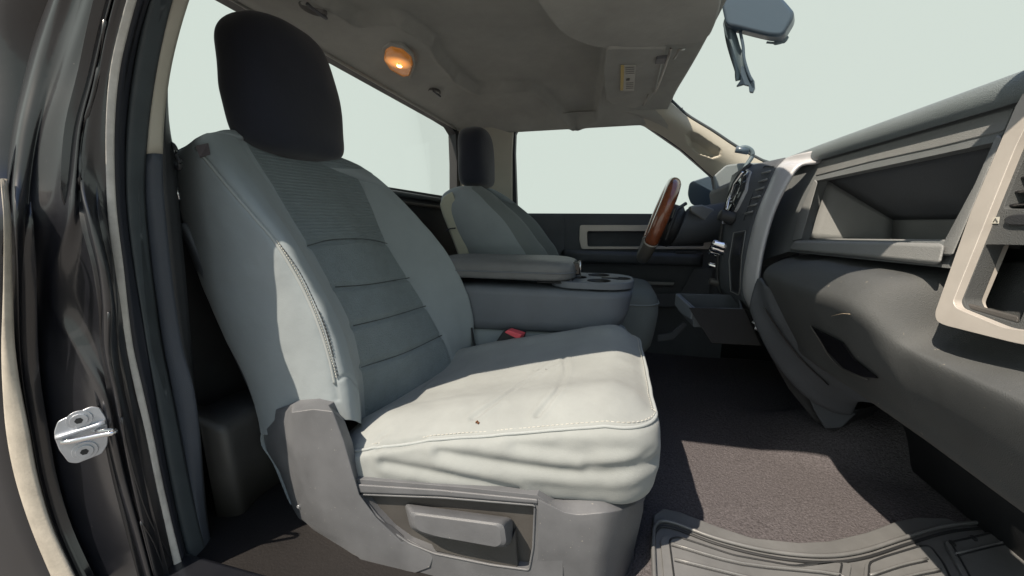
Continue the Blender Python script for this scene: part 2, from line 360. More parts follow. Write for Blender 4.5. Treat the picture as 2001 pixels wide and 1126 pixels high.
# glossy jamb between outer quarter panel and flange
tanR = [(20, -40), (15, 380), (22, 430), (25, 550), (27, 640), (33, 726), (62, 880), (85, 1000), (146, 1126), (160, 1160)]
tanL = [(0, -40), (3, 380), (8, 430), (7, 550), (3, 640), (2, 726), (15, 880), (46, 1000), (100, 1126), (114, 1160)]
edge1 = [(110, -40), (90, 0), (62, 90), (35, 200), (15, 300), (12, 380), (30, 460), (36, 560), (38, 640), (42, 726), (68, 880), (92, 1000), (152, 1126), (166, 1160)]
edge2 = [(150, -40), (140, 0), (110, 90), (78, 200), (58, 290), (48, 380), (44, 480), (44, 640), (48, 726), (76, 880), (100, 1000), (160, 1126), (174, 1160)]
edge3 = [(185, -40), (170, 0), (140, 110), (105, 200), (78, 280), (62, 380), (58, 480), (58, 640), (62, 726), (90, 880), (118, 1000), (178, 1126), (192, 1160)]
edge4 = [(232, -40), (222, 0), (205, 60), (188, 140), (165, 220), (152, 300), (150, 380), (140, 440), (118, 500), (106, 560), (115, 620), (150, 670), (196, 740), (215, 800), (232, 900), (262, 1000), (295, 1126), (305, 1160)]
edge5 = [(236, -40), (226, 0), (210, 60), (194, 140), (172, 220), (160, 300), (158, 380), (182, 440), (200, 500), (210, 560), (214, 600), (212, 690), (222, 740), (236, 810), (252, 900), (275, 1000), (302, 1126), (314, 1160)]
c1, c2, c3 = curve(edge1, -.895, lean=.115), curve(edge2, -.89, lean=.112), curve(edge3, -.878, lean=.10); c4, c5 = curve(edge4, -.858, lean=.068), curve(edge5, -.854, lean=.064)
cols = [c1, (c1 + c2) / 2 + [.012, -.008, 0], c2, c2 * .5 + c3 * .5 + [-.006, 0.002, 0], c3, c3 * .6 + c4 * .4 + [-.004, .004, 0], c3 * .25 + c4 * .75 + [-.002, 0, 0], c4 + [.003, -.004, 0], c4 * .5 + c5 * .5 + [-.010, .006, 0], c5 + [.002, -.002, 0], c5 * .45 + cS0 * .55 + [-.002, .002, 0], cS0]
J = np.stack(cols, 1); J = np.array([cr(r, 4) for r in J])
jz = J.reshape(-1, 3)
for i, v in enumerate(jz):                    # pressed-steel unevenness
    jz[i] += np.array([.002, -.001, 0]) * noise.noise(Vector((v[0] * 7, v[1] * 12, v[2] * 4)))
J = jz.reshape(J.shape); gridobj('door_jamb', J, m_paint, cab, solid=.02, off=1, label='glossy black painted door jamb')
jb = BVHTree.FromPolygons([tuple(v) for v in J.reshape(-1, 3)], grid_faces(*J.shape[:2]))
cT0, cT1 = curve(tanL, -.915, lean=.11)[16:], curve(tanR, -.908, lean=.11)[16:]
band('outer_seal', cT0, cT1, m_tan, cab, .006, 8, back=.003, label='dusty tan rubber seal at the edge of the quarter panel')
q0 = [np.array([p[0] - .5, -1.02 - .02, p[2]]) for p in c1]
G = np.array([[c1[i] * (1 - t) + np.array([c1[i][0] - .55, c1[i][1] - .05, c1[i][2]]) * t + np.array([0, -.03 * math.sin(math.pi * t), 0]) for t in np.linspace(0, 1, 8)] for i in range(len(c1))])
gridobj('quarter_panel', G, m_paint, cab, solid=.004, off=1)
# seam beads on the jamb
def jbead(pts, r, mt, name='seam_bead'):
    P = [hit(jb, *p) for p in cr([(a, b, 0) for a, b in pts], 5)[:, :2]]; P = [p for p in P if p is not None]
    if len(P) > 3: return tube(name, P, r, mt, cab, n=6)
jbead([(213, 610), (212, 690), (222, 740), (238, 815)], .0022, m_paint); jbead([(238, 815), (252, 890), (290, 1010), (345, 1110)], .0016, m_paint)
jbead([(275, 1020), (285, 1060), (302, 1126)], .0016, m_paint); jbead([(275, 1018), (300, 1060), (325, 1126)], .0014, m_paint)
jbead([(206, 40), (188, 160), (160, 270), (156, 370)], .003, m_paint)
# striker
st = None
def jp(px, py, o=0):
    return UP(px, py, U(165, 850, Y=-.885), (.80, -.60, .05)) + np.array([.80, -.60, .05]) * o
sp_out = [jp(*p) for p in [(107, 842), (114, 822), (178, 793), (196, 796), (208, 815), (213, 845), (211, 868), (200, 885), (152, 904), (135, 902), (117, 878), (108, 855)]]
stp = plate('striker_plate', rounded(sp_out, .004, 3), [], np.array([.80, -.60, .05]) * .005, m_steel, cab, bevel=.0015, label='zinc striker plate bolted to the black jamb')
a, b = jp(112, 852, .007), jp(208, 822, .007)
mk('rib', *tube_geo(np.linspace(a, b, 8), .0075, 10, flat=.6), m_steel, stp)
for px, py in ((157, 818), (168, 878)):
    c = jp(px, py, .006); ax = np.array([.80, -.60, .05]); u = np.cross(ax, [0, 0, 1]); u /= np.linalg.norm(u); v = np.cross(ax, u)
    parts = []
    for rr, o0, o1 in ((.0165, -.001, .002), (.0115, .002, .0055)):
        P = [c + ax * o0 + rr * (u * math.cos(t) + v * math.sin(t)) for t in np.linspace(0, 2 * math.pi, 20, endpoint=False)]
        Q = [p + ax * (o1 - o0) for p in P]; parts.append((P + Q, [(i, (i + 1) % 20, 20 + (i + 1) % 20, 20 + i) for i in range(20)] + [tuple(range(20, 40))]))
    joined('bolt', parts, m_steel, stp, smooth=False, bevel=.0008)
    P = [c + ax * .0057 + .0055 * (u * math.cos(t) + v * math.sin(t)) for t in np.linspace(0, 2 * math.pi, 6, endpoint=False)]
    mk('bolt_socket', P + [p + ax * .0004 for p in P], [(6, 7, 8, 9, 10, 11)] + [(i, (i + 1) % 6, 6 + (i + 1) % 6, 6 + i) for i in range(6)], m_matdk, stp, smooth=False)
lp = cr([jp(124, 862, .004), jp(130, 858, .014), jp(150, 853, .020), jp(180, 843, .030), jp(212, 833, .040), jp(228, 829, .044), jp(230, 828, .036), jp(215, 832, .024), jp(195, 838, .012), jp(185, 842, .002)], 6)
tube('striker_loop', lp, .0042, m_chrome, stp, n=10)
# rear wall and rear window (wall runs slightly skew across the cab)
def RW(px, py): return UP(px, py, (-1.05, -.342, .601), np.cross([.245, 1.002, 0], [0, 0, 1]))
rwdir = np.array([.245, 1.002, 0]); rwdir /= np.linalg.norm(rwdir)
def rwp(s, z): return np.array([-1.05, -.342, 0]) + rwdir * s + np.array([.0, 0, z]) + np.array([.02, 0, 0]) * 0
rh = [RW(300, -88), RW(455, 0), RW(668, 123), RW(860, 233), RW(882, 247), RW(891, 262), RW(893, 320), RW(893, 387), RW(770, 369), RW(600, 341), RW(440, 314), RW(300, 292)]
low = rwp(1.09, -.8); 
wall_out = [rwp(-.42, .72), rwp(1.16, .60), rwp(1.16, -.72), rwp(-.42, -.72)]
nrw = np.cross(rwdir, [0, 0, 1.0]); nrw /= np.linalg.norm(nrw)
def onrw(p): p = np.array(p); return p - nrw * np.dot(p - np.array([-1.05, -.342, 0]), nrw)
plate('back_wall', [onrw(p) for p in wall_out], [[onrw(p) for p in rh]], -nrw * .05 if nrw[0] > 0 else nrw * .05, m_black, cab, bevel=.002, label='black cloth trimmed rear wall of the cab')
glp = [onrw(p) - (nrw if nrw[0] > 0 else -nrw) * .03 for p in rh]
plate('rear_window', [p + (p - np.mean(glp, 0)) * .01 for p in glp], [], (nrw * .004), m_glass, cab, bevel=0, smooth=False, label='rear window glass')
# sill trim strip below the rear window
P = [onrw(RW(x, y)) + np.array([.012, -.003, 0]) for x, y in ((560, 345), (660, 361), (775, 379), (895, 398))]
tube('rear_window_sill', P, .012, m_rub, cab, n=8)
tube('rear_sill_rail', [p + np.array([.01, 0, -.035]) for p in P], .008, m_valdk, cab, n=8)
# far B pillar (beige) with far door opening frame
pil = [U(893, 245, Y=.68), U(960, 247, Y=.70), U(1003, 238, Y=.74), U(1000, 300, Y=.745), U(1000, 430, Y=.745), U(1000, 520, Y=.74), U(893, 520, Y=.68), U(892, 330, Y=.68)]
hexa('far_pillar', pil, [p + np.array([0, .08, 0]) for p in pil], m_beige, cab, bevel=.004, label='beige trim of the driver side rear pillar')
# far windscreen pillar
apL = [(1180, 228), (1262, 249), (1330, 291), (1392, 345), (1440, 372)]
apR = [(1308, 197), (1340, 226), (1390, 257), (1440, 290), (1500, 322)]
A = cr([U(*p, Y=.75) for p in apL], 6); B = cr([U(*p, Y=.66) for p in apR], 6)
G = np.array([[a * (1 - t) + b * t + np.array([-.006, -.035, .004]) * math.sin(math.pi * t) for t in np.linspace(0, 1, 14)] for a, b in zip(A, B)])
gb = BVHTree.FromPolygons([tuple(v) for v in G.reshape(-1, 3)], grid_faces(*G.shape[:2]))
rec = [hit(gb, *p) for p in ((1342, 262), (1350, 257), (1362, 262), (1385, 278), (1404, 290), (1410, 298), (1400, 308), (1385, 308), (1362, 298), (1344, 282))]
rcen = np.mean([hit(gb, 1373, 284)], 0); G0 = G.copy()
poly = [(1340, 262), (1350, 256), (1365, 262), (1390, 279), (1408, 291), (1408, 303), (1392, 309), (1362, 298), (1344, 282)]
GF = smooth_grid(G0[::3, ::2], 6, 6) if False else np.array([cr(r, 4) for r in np.stack([cr(G0[:, j], 4) for j in range(G0.shape[1])], 1)])
def inpoly(x, y, P):
    c = False; n = len(P)
    for i in range(n):
        (x1, y1), (x2, y2) = P[i], P[i - 1]
        if (y1 > y) != (y2 > y) and x < (x2 - x1) * (y - y1) / (y2 - y1) + x1: c = not c
    return c
def Pj(p):
    c = BAS.T @ (np.array(p) - CAM); return CX + F * c[0] / c[1], CY - F * c[2] / c[1]
# assist-handle recess pressed into the trim (outline found once in the pillar's own surface)
for v in GF.reshape(-1, 3):
    x, y = Pj(v)
    if inpoly(x, y, poly):
        d = min(math.hypot(x - (a[0] + (b[0] - a[0]) * t), y - (a[1] + (b[1] - a[1]) * t)) for a, b in zip(poly, poly[1:] + poly[:1]) for t in (0, .25, .5, .75))
        v += np.array([.01, .05, -.01]) * min(1, d / 10)
gridobj('windscreen_pillar', GF, m_beige, cab, solid=.006, off=1, label='pale windscreen pillar trim with a recessed grip, driver side')
tube('windscreen_seal', [b + np.array([.008, .004, .003]) for b in B], .006, m_rub, cab, n=6)
# roof skin, rails, near pillar, cowl: real body around the cab
def roofz(x, y): return .60 - .085 * (abs(y - .02) / .72) ** 2.4
R = np.array([[(x, y, roofz(x, y) + .05 - .05 * max(0, (x - .0) / .3) ** 2) for x in np.linspace(-1.09 + .245 * (min(y, .7) + .342), .235, 24)] for y in np.linspace(-.80, .80, 30)])
gridobj('roof_skin', R, m_paint, cab, solid=.012, off=0, label='black roof skin')
RAILY, RAILZ = -.80, .535
fo = [(-1.35, .58), (-1.0, .60), (0, .60), (.3, .50), (1.2, .10), (1.2, .02), (.95, .08), (.5, .33), (.25, .465), (.1, .525), (-.2, .555), (-.38, .515), (-.56, .455), (-.67, .40), (-.77, .34), (-.83, .28), (-.87, .20), (-.895, .12), (-.915, 0), (-.92, -.12), (-.915, -.3), (-.90, -.5), (-.89, -.7), (-1.35, -.75)]
plate('side_frame', [(x, -.802, z) for x, z in fo], [], (0, .012, 0), m_paint, cab, bevel=.003, label='black body side round the door opening')
tube('near_roof_rail', [(-1.2, -.79, .59), (-.9, -.79, .60), (-.4, -.79, .60), (0, -.79, .59), (.22, -.79, .52), (.45, -.80, .40), (.75, -.80, .25), (1.0, -.80, .12)], .03, m_paint, cab, n=12, label='roof rail and windscreen pillar over the open door')
tube('far_roof_rail', [(-.74, .77, .50), (-.6, .78, .545), (-.1, .78, .545), (.2, .77, .47), (.5, .77, .30), (.9, .77, .16)], .024, m_paint, cab, n=10)
hexa('cowl', [(.92, -.82, .17), (.92, .82, .17), (1.9, .75, .10), (1.9, -.75, .10)], [(.98, -.8, -.75), (.98, .8, -.75), (1.9, .75, -.75), (1.9, -.75, -.75)], m_paint, cab, bevel=.01, label='black bonnet and cowl ahead of the windscreen')
hexa('rocker_sill', [(-1.2, -.90, -.70), (1.0, -.90, -.70), (1.0, -.79, -.69), (-1.2, -.79, -.69)], [(-1.2, -.92, -.86), (1.0, -.92, -.86), (1.0, -.8, -.86), (-1.2, -.8, -.86)], m_paint, cab, bevel=.01)
# windscreen pane
wsA = [(.21, -.72, .535), (.255, 0, .60), (.21, .672, .535)]; wsB = [(.74, -.76, .18), (.99, 0, .19), (.72, .672, .165)]
G = np.array([[np.array(a) * (1 - t) + np.array(b) * t for t in np.linspace(0, 1, 6)] for a, b in zip(cr(wsA, 6), cr(wsB, 6))])
gridobj('windscreen', G, m_wglass, cab, label='clear windscreen glass')

# ================================================================== HEADLINER
hl = thing('headliner', 'grey cloth headliner, sagging loose along its edge', 'headliner', (-.3, 0, .55))
rearL = lambda y: np.array([-1.05, -.342, .601]) + (np.array([-.805, .66, .46]) - np.array([-1.05, -.342, .601])) * ((y + .342) / 1.002)
inner = [U(p[0], p[1], Z=.555)[:2] for p in [(330, -160), (560, -30), (700, 65), (775, 60), (845, 105), (862, 135), (895, 165), (935, 182), (975, 178), (1040, 176), (1085, 195), (1125, 205), (1165, 196), (1180, 150), (1185, 60)]]
inner = [tuple(p) for p in inner] + [(.1, -.3), (.1, -.62), (-.6, -.66)]
def pdist(x, y, P):
    return min(math.hypot(x - (a[0] + (b[0] - a[0]) * t), y - (a[1] + (b[1] - a[1]) * t)) for a, b in zip(P, P[1:] + P[:1]) for t in [max(0, min(1, ((x - a[0]) * (b[0] - a[0]) + (y - a[1]) * (b[1] - a[1])) / ((b[0] - a[0]) ** 2 + (b[1] - a[1]) ** 2 + 1e-9)))])
ys = np.linspace(-.76, .735, 110); G = []
def frontX(y): return .262 - .06 * (abs(y) / .7) ** 2.5
def hz(x, y):
    zr = rearL(y)[2]; xr = rearL(y)[0]; w = max(0, 1 - (x - xr) / .30) ** 1.6
    z = roofz(x, y) - .015; z = z * (1 - w) + zr * w
    wf = max(0, (x - .05) / .2) ** 2; z -= .012 * wf
    if y > .5: z -= .06 * ((y - .5) / .24) ** 2 * (1 - w)
    return z
for y in ys:
    xr = rearL(y)[0]; r = []
    for x in xr + (frontX(y) - xr) * np.linspace(0, 1, 130):
        z = hz(x, y); ins = inpoly(x, y, inner); d = pdist(x, y, inner); d = d if ins else -d
        d += .006 * noise.noise(Vector((x * 25, y * 25, 3)))
        s = min(1, max(0, (d + .004) / .016)); s = s * s * (3 - 2 * s)
        z += .026 * s - .010 * math.exp(-((d + .008) / .012) ** 2) + .003 * noise.noise(Vector((x * 9, y * 9, 0))) * s
        r.append((x, y, z))
    G.append(r)
G = np.array(G); hlo = gridobj('liner_cloth', G, m_head, hl, solid=.012, off=0)
hb = BVHTree.FromPolygons([tuple(v) for v in G.reshape(-1, 3)], grid_faces(*G.shape[:2]))
# rolled rear edge
tube('rear_edge_roll', [rearL(y) + np.array([.004, 0, -.002]) for y in np.linspace(-.72, .65, 20)], .006, m_head, hl, n=8)
# far side drop of the liner to the door opening
far = [U(*p, Y=.735) for p in ((893, 262), (930, 243), (985, 237), (1010, 226), (1060, 219), (1180, 215), (1262, 237), (1325, 280))]
top = [np.array([p[0], .66, hz(min(max(p[0], -.95), .2), .66) + .004]) for p in far]
G2 = np.array([[a * (1 - t) + b * t + np.array([0, -.02, -.012]) * math.sin(math.pi * t) for t in np.linspace(0, 1, 8)] for a, b in zip(cr(far, 5), cr(top, 5))])
gridobj('side_drop', G2, m_head, hl, solid=.006, off=1)
# dome lamp
lampc = hit(hb, 778, 115); ln = thing('dome_lamp', 'small rounded amber dome lamp, lit, in the grey roof lining', 'lamp', lampc)
def lampq(px, py, dz): p = UP(px, py, lampc, (0.05, .12, 1)); return p - np.array([0, 0, dz])
lo = [(747, 112), (752, 92), (764, 85), (786, 90), (804, 106), (808, 122), (800, 146), (788, 148), (760, 132)]
cen = np.mean([lampq(*p, 0) for p in lo], 0)
l0 = rounded([lampq(*p, 0) for p in lo], .007, 3)
plate('bezel', [cen + (p - cen) * 1.17 + np.array([0, 0, .004]) for p in l0], [[cen + (p - cen) * .97 + np.array([0, 0, .004]) for p in l0]], (0, 0, -.012), m_head, ln, bevel=.003)
rows = [[cen + (p - cen) * s + np.array([0, 0, -dz]) for p in l0] for s, dz in ((.96, 0), (.94, .008), (.85, .013), (.6, .015), (.3, .0155), (.05, .016))]
gridobj('lens', np.array(rows), m_amber, ln, closed=True)
bc = lampq(780, 120, .0165)
V = [bc + np.array([.009 * math.cos(a) * s, .013 * math.sin(a) * s, -.0035 * c]) for s, c in ((1, 0), (.75, .7), (.1, 1)) for a in np.linspace(0, 2 * math.pi, 14, endpoint=False)]
mk('bulb', V, grid_faces(3, 14, True) + [tuple(range(28, 42))], m_bulb, ln)
# coat hooks
def hook(px, py, s, lab):
    c = hit(hb, px, py); t = thing('coat_hook', lab, 'coat hook', c, 'coat hooks in the roof lining')
    P = [c + s * np.array([.03 * math.cos(a), .042 * math.sin(a), -.004]) for a in np.linspace(0, 2 * math.pi, 20, endpoint=False)]
    mk('base', [p + np.array([0, 0, .008]) for p in P] + P + [c + (p - c) * .8 + np.array([0, 0, .003]) for p in P], grid_faces(3, 20, True) + [tuple(range(40, 60))], m_valdk, t)
    tube('loop', [c + s * np.array([.006 + .024 * math.sin(a), .03 * math.cos(a), -.006 - .02 * math.sin(a)]) for a in np.linspace(0, math.pi, 14)], .0045 * s, m_val, t, n=8)
hook(612, 15, 1.0, 'oval coat hook in the roof lining, above the big black headrest')
hook(849, 179, .8, 'small coat hook beyond the lit amber lamp, nearer the far pillar')

# ================================================================== sun visors
vp = thing('sun_visor', 'wide passenger sun visor folded up against the roof lining', 'sun visor', (0, -.3, .55))
zz = .545
def vis(name, outl, z0, th, mt, par, rad=.03, nrm=(0, 0, 1), **k):
    P = rounded([UP(x, y, (0, 0, z0), nrm) for x, y in outl], rad, 6); return plate(name, P, [], np.array([0, 0, th]), mt, par, bevel=.008, **k)
vo = [(1010, -60), (1060, 22), (1100, 72), (1165, 97), (1290, 93), (1382, 84), (1402, 40), (1424, -60)]
vis('visor_panel', vo, .505, .022, m_head, vp, .05, nrm=(-.02, .10, 1))
vs = thing('sun_visor', 'driver sun visor with a yellow and white warning sticker', 'sun visor', U(1240, 150, Z=.5))
vo = [(1184, 96), (1178, 140), (1183, 196), (1200, 208), (1240, 213), (1268, 200), (1282, 178), (1296, 120), (1304, 94)]
vq = vis('visor_panel', vo, .50, .018, m_head, vs, .02, nrm=(-.05, .03, 1))
def vz(px, py, o): return UP(px, py, (0, 0, .50 - o), (-.05, .03, 1))
tube('hinge_rod', [vz(1311, 96, .006), vz(1306, 112, .010), vz(1298, 135, .010), vz(1285, 172, .008), vz(1279, 182, .004)], .004, m_wire, vs)
tube('support_clip', [vz(1337, 96, .002), vz(1326, 98, .012), vz(1322, 108, .012), vz(1318, 114, .004)], .0035, m_wire, vs)
box('rod_bracket', vz(1292, 117, .004), (.016, .022, .005), m_val, vs, bevel=.002)
tube('end_clip', [vz(1266, 186, .004), vz(1262, 196, .008), vz(1258, 206, .004)], .003, m_wire, vs)
plate('warning_label', [vz(*p, .003) for p in ((1213, 128), (1243, 128), (1239, 178), (1212, 177))], [], (0, 0, .002), m_label, vs, bevel=0, smooth=False)
plate('label_stripe', [vz(*p, .0045) for p in ((1213, 128), (1220, 128), (1218, 177), (1212, 177))], [], (0, 0, .001), m_yel, vs, bevel=0, smooth=False)
parts = []
for i, (x0, x1) in enumerate([(1222, 1240)] * 4 + [(1223, 1238)] * 4):
    y = 132 + i * 4.0 if i < 4 else 162 + (i - 4) * 3.6
    parts.append(box_geo((vz(x0, y, .0048) + vz(x1, y, .0048)) / 2, (np.linalg.norm(vz(x1, y, 0) - vz(x0, y, 0)) / 2 * .9, .0012, .0003)))
parts.append(box_geo(vz(1227, 156, .005), (.006, .010, .0004)))
joined('label_print', parts, m_print, vs, smooth=False, kind='stuff')

# ================================================================== rear-view mirror and strap
mm = thing('rear_view_mirror', 'dark blue grey rear view mirror at the windscreen top', 'mirror', U(1500, 20, Y=.02))
mp = [U(*p, Y=.0) for p in ((1424, -70), (1490, -40), (1532, -2), (1552, 22), (1550, 36), (1530, 70), (1505, 70), (1470, 62), (1440, 54), (1418, 50), (1405, -10))]
hexa('housing', rounded(mp, .02, 5), [p + np.array([.022, .05, 0]) for p in rounded(mp, .02, 5)], m_mirror, mm, bevel=.012)
tube('stem', [U(1470, -20, Y=.03), U(1440, -60, Y=.05)], .012, m_mirror, mm)
arc = [U(*p, Y=.05) for p in ((1536, 72), (1530, 80), (1515, 84), (1498, 83))]
tube('mirror_lip', cr(arc, 5), [.008] * 6 + [.006] * 5 + [.003] * 5, m_strap, mm, n=8)
hg = thing('hanging_strap', 'blue grey strap hanging from the mirror with a frayed clip end', 'strap', U(1430, 60, Y=.03))
SP = [(1424, 50, .8), (1430, 80, 1.0), (1438, 110, 1.0), (1447, 138, 1), (1453, 158, 1.1)]
G = np.array([[U(x - 12 * w + 24 * w * t, y - 5 * t, Y=.03 + .01 * math.sin(t * 6 + i)) for t in np.linspace(0, 1, 7)] for i, (x, y, w) in enumerate([(1432, 30, .9)] + SP)])
G = np.array([cr(G[:, j], 5) for j in range(7)]).transpose(1, 0, 2); gridobj('webbing', G, m_strap, hg, solid=.004)
tube('cord', cr([U(*p, Y=.02) for p in ((1446, 60), (1452, 90), (1454, 115), (1462, 142), (1470, 160))], 5), .004, m_mirror, hg)
plate('clip', [U(*p, Y=.025) for p in ((1448, 128), (1460, 132), (1468, 148), (1474, 158), (1475, 172), (1471, 181), (1464, 180), (1463, 168), (1452, 165), (1438, 169), (1446, 158))], [], (.005, .012, 0), m_mirror, hg, bevel=.002)

# ================================================================== FAR DOOR
dd = thing('driver_door', 'dark grey driver door panel with silver framed pull under the window', 'door', (0, .8, -.6))
winp = [(1010, 417), (1006, 300), (1007, 262), (1016, 243), (1038, 231), (1100, 226), (1180, 224), (1225, 229), (1262, 246), (1330, 293), (1392, 347), (1400, 395), (1345, 418), (1280, 418)]
wout = [(998, 440), (994, 300), (995, 258), (1005, 236), (1032, 225), (1100, 219), (1180, 217), (1228, 222), (1268, 240), (1338, 288), (1405, 342), (1425, 372), (1425, 440)]
plate('window_frame', [U(*p, Y=.765) for p in wout], [[U(*p, Y=.765) for p in winp]], (0, .035, 0), m_navy, dd, bevel=.003, label='black window frame of the driver door')
plate('window_glass', [U(*p, Y=.785) for p in winp], [], (0, .004, 0), m_glass, dd, bevel=0, smooth=False)
pan = [(996, 419), (1420, 419), (1420, 600), (1400, 760), (1010, 760), (996, 600)]
hole1 = rounded([U(*p, Y=.745) for p in ((1146, 451), (1375, 451), (1375, 483), (1146, 482))], .01, 3)
plate('door_panel', [U(*p, Y=.745) for p in pan], [hole1], (0, .05, 0), m_dash, dd, bevel=.004, label='dark grey moulded door panel')
box('pull_recess', (U(1146, 466, Y=.79) + U(1375, 466, Y=.79)) / 2 + [0, .01, 0], (.31, .004, .05), m_dash, dd)
V = hexa('panel_corner', [U(*p, Y=.72) for p in ((996, 420), (1102, 420), (1103, 487), (1080, 510), (1060, 640), (1000, 640))], [U(*p, Y=.745) for p in ((996, 420), (1102, 420), (1103, 487), (1080, 510), (1060, 640), (1000, 640))], m_dash, dd)
t0 = [U(*p, Y=.735) for p in ((1133, 440), (1390, 440), (1390, 487), (1136, 487), (1132, 470))]
t1 = [U(*p, Y=.735) for p in ((1147, 452), (1376, 452), (1376, 482), (1148, 482))]
plate('pull_surround', rounded(t0, .012, 4), [rounded(t1, .008, 3)], (0, .02, 0), m_beigetrim, dd, bevel=.003, label='champagne silver surround of the door pull')
ar = []
for x in np.linspace(1098, 1372, 16):
    t = (x - 1098) / 274; q = min(1, t / .12) * min(1, (1 - t) / .06 + .3)
    a = U(x, 489 + 7 * t, Y=.74); ar.append([a, a + [0, -.05 * q, .004], a + [0, -.085 * q, -.004], a + [0, -.09 * q, -.02], a + [0, -.075 * q, -.05], a + [0, 0, -.062]])
gridobj('armrest', smooth_grid(ar, 3, 2), m_dash, dd, solid=.004)
box('window_switches', U(1340, 494, Y=.69), (.045, .02, .006), m_black, dd)
hexa('map_pocket', [U(*p, Y=.70) for p in ((1180, 574), (1330, 574), (1355, 525), (1395, 525), (1380, 600), (1180, 600))], [U(*p, Y=.745) for p in ((1180, 574), (1330, 574), (1355, 525), (1395, 525), (1380, 600), (1180, 600))], m_dash, dd)
hexa('pocket_lip', [U(*p, Y=.69) for p in ((1200, 548), (1318, 552), (1316, 558), (1200, 555))], [U(*p, Y=.72) for p in ((1200, 548), (1318, 552), (1316, 558), (1200, 555))], m_dashl, dd)
dm = thing('door_mirror', 'driver door mirror seen through the far window', 'mirror', U(1370, 380, Y=.95))
mpx = [U(*p, Y=.93) for p in ((1347, 356), (1392, 342), (1396, 412), (1350, 400), (1343, 380))]
hexa('shell', rounded(mpx, .02, 4), [p + np.array([.04, .12, 0]) for p in rounded(mpx, .02, 4)], m_mirror, dm, bevel=.01)

# ================================================================== PASSENGER SEAT
ps = thing('passenger_seat', 'grey cloth passenger seat with sunlit cushion and grey plastic base', 'seat', (-.3, -.36, -.68))
C = {
 0: [(352, 292), (344, 318), (352, 380), (372, 470), (405, 560), (445, 655), (480, 730), (502, 790), (515, 850)],
 1: [(374, 279), (368, 300), (400, 370), (448, 465), (497, 560), (535, 655), (560, 725), (575, 785), (590, 840)],
 2: [(398, 268), (396, 288), (460, 368), (536, 470), (598, 580), (634, 665), (652, 730), (661, 775), (670, 820)],
 3: [(432, 259), (432, 278), (500, 370), (572, 470), (630, 570), (668, 655), (690, 730), (699, 780), (704, 828)],
 4: [(482, 259), (480, 275), (545, 380), (604, 480), (653, 562), (691, 643), (709, 725), (716, 790), (720, 838)],
 5: [(590, 283), (592, 300), (650, 390), (697, 468), (738, 550), (770, 620), (798, 690), (812, 740), (820, 790)],
 6: [(682, 314), (692, 335), (718, 385), (757, 475), (799, 545), (832, 598), (862, 655), (880, 700), (888, 732)],
 7: [(735, 346), (748, 365), (785, 410), (830, 475), (866, 540), (890, 598), (903, 655), (905, 695), (902, 722)],
 8: [(758, 368), (775, 385), (820, 432), (870, 492), (902, 550), (919, 605), (922, 650), (916, 690), (907, 718)]}
YC = [-.60, -.635, -.645, -.61, -.53, -.365, -.2, -.12, -.08]
rows = []
for i in range(9):
    q = (.86, .91, .97, 1, 1, 1, 1, 1, 1)[i]; r = [U(*C[c][i], Y=-.365 + (YC[c] + .365) * q) for c in range(9)]
    if i == 0:
        r += [r[8] + [-.03, .0, -.004], r[6] + [-.035, 0, -.002], r[5] + [-.035, 0, -.002], r[4] + [-.03, 0, -.002], r[0] + [-.005, .01, -.002]]
    else:
        k = min(1, i / 3); r += [r[8] + [-.09 - .05 * k, -.01, 0], r[6] + [-.12 - .05 * k, 0, 0], r[5] + [-.12 - .04 * k, 0, 0], r[4] + [-.09 - .05 * k, 0, 0], r[0] + [-.02, .03, 0]]
    rows.append(r)
rows.insert(0, [rows[0][j] * .0 + np.mean([rows[0][j], rows[0][(13 - j) if j > 4 else 13 - j]], 0) for j in range(14)])
rows[0] = [np.array(p) + [0, 0, -.001] for p in rows[0]]
NU, NV = 14, 24
G = smooth_grid(rows, NU, NV, True)           # [rows, cols]
Fb = grid_faces(*G.shape[:2], True); bb = BVHTree.FromPolygons([tuple(v) for v in G.reshape(-1, 3)], Fb)
def hline(bvh, pts, n=8, off=0):
    Q = cr([(a, b, 0) for a, b in pts], n)[:, :2]; P = [hit(bvh, x, y, off) for x, y in Q]; return np.array([p for p in P if p is not None])
seams = [([(600, 481), (640, 470), (685, 467), (725, 469), (757, 476)], .006, .008), ([(655, 561), (720, 556), (800, 543)], .007, .008), ([(690, 637), (760, 620), (832, 598)], .007, .008), ([(706, 718), (790, 690), (864, 655)], .007, .008),
         ([(468, 268), (482, 290), (520, 350), (545, 384), (600, 478), (653, 562), (690, 643), (709, 725), (716, 790), (718, 830)], .0035, .005),
         ([(712, 358), (722, 395), (757, 475), (799, 545), (832, 598), (862, 655), (880, 700), (884, 722)], .0035, .005),
         ([(384, 290), (440, 358), (502, 430), (536, 470), (572, 527), (600, 580), (625, 640), (644, 700), (655, 750), (660, 780)], .004, .0045),
         ([(662, 742), (680, 735), (700, 760), (712, 800), (714, 830)], .0025, .004)]
n = normals(G, True); cen = G.mean(1, keepdims=True); sgn = np.sign(np.sum(n * (G - cen), axis=2)); n *= np.where(np.median(sgn) < 0, -1, 1)
D = np.zeros(G.shape[:2]).ravel(); seamP = []
for pts, dep, w in seams:
    P = hline(bb, pts); seamP.append(P); d = dist_poly(G, P); D -= dep * np.exp(-(d / w) ** 2)
nz = np.array([noise.noise(Vector(v * 7)) * .004 + noise.noise(Vector(v * 22)) * .0012 for v in G.reshape(-1, 3)])
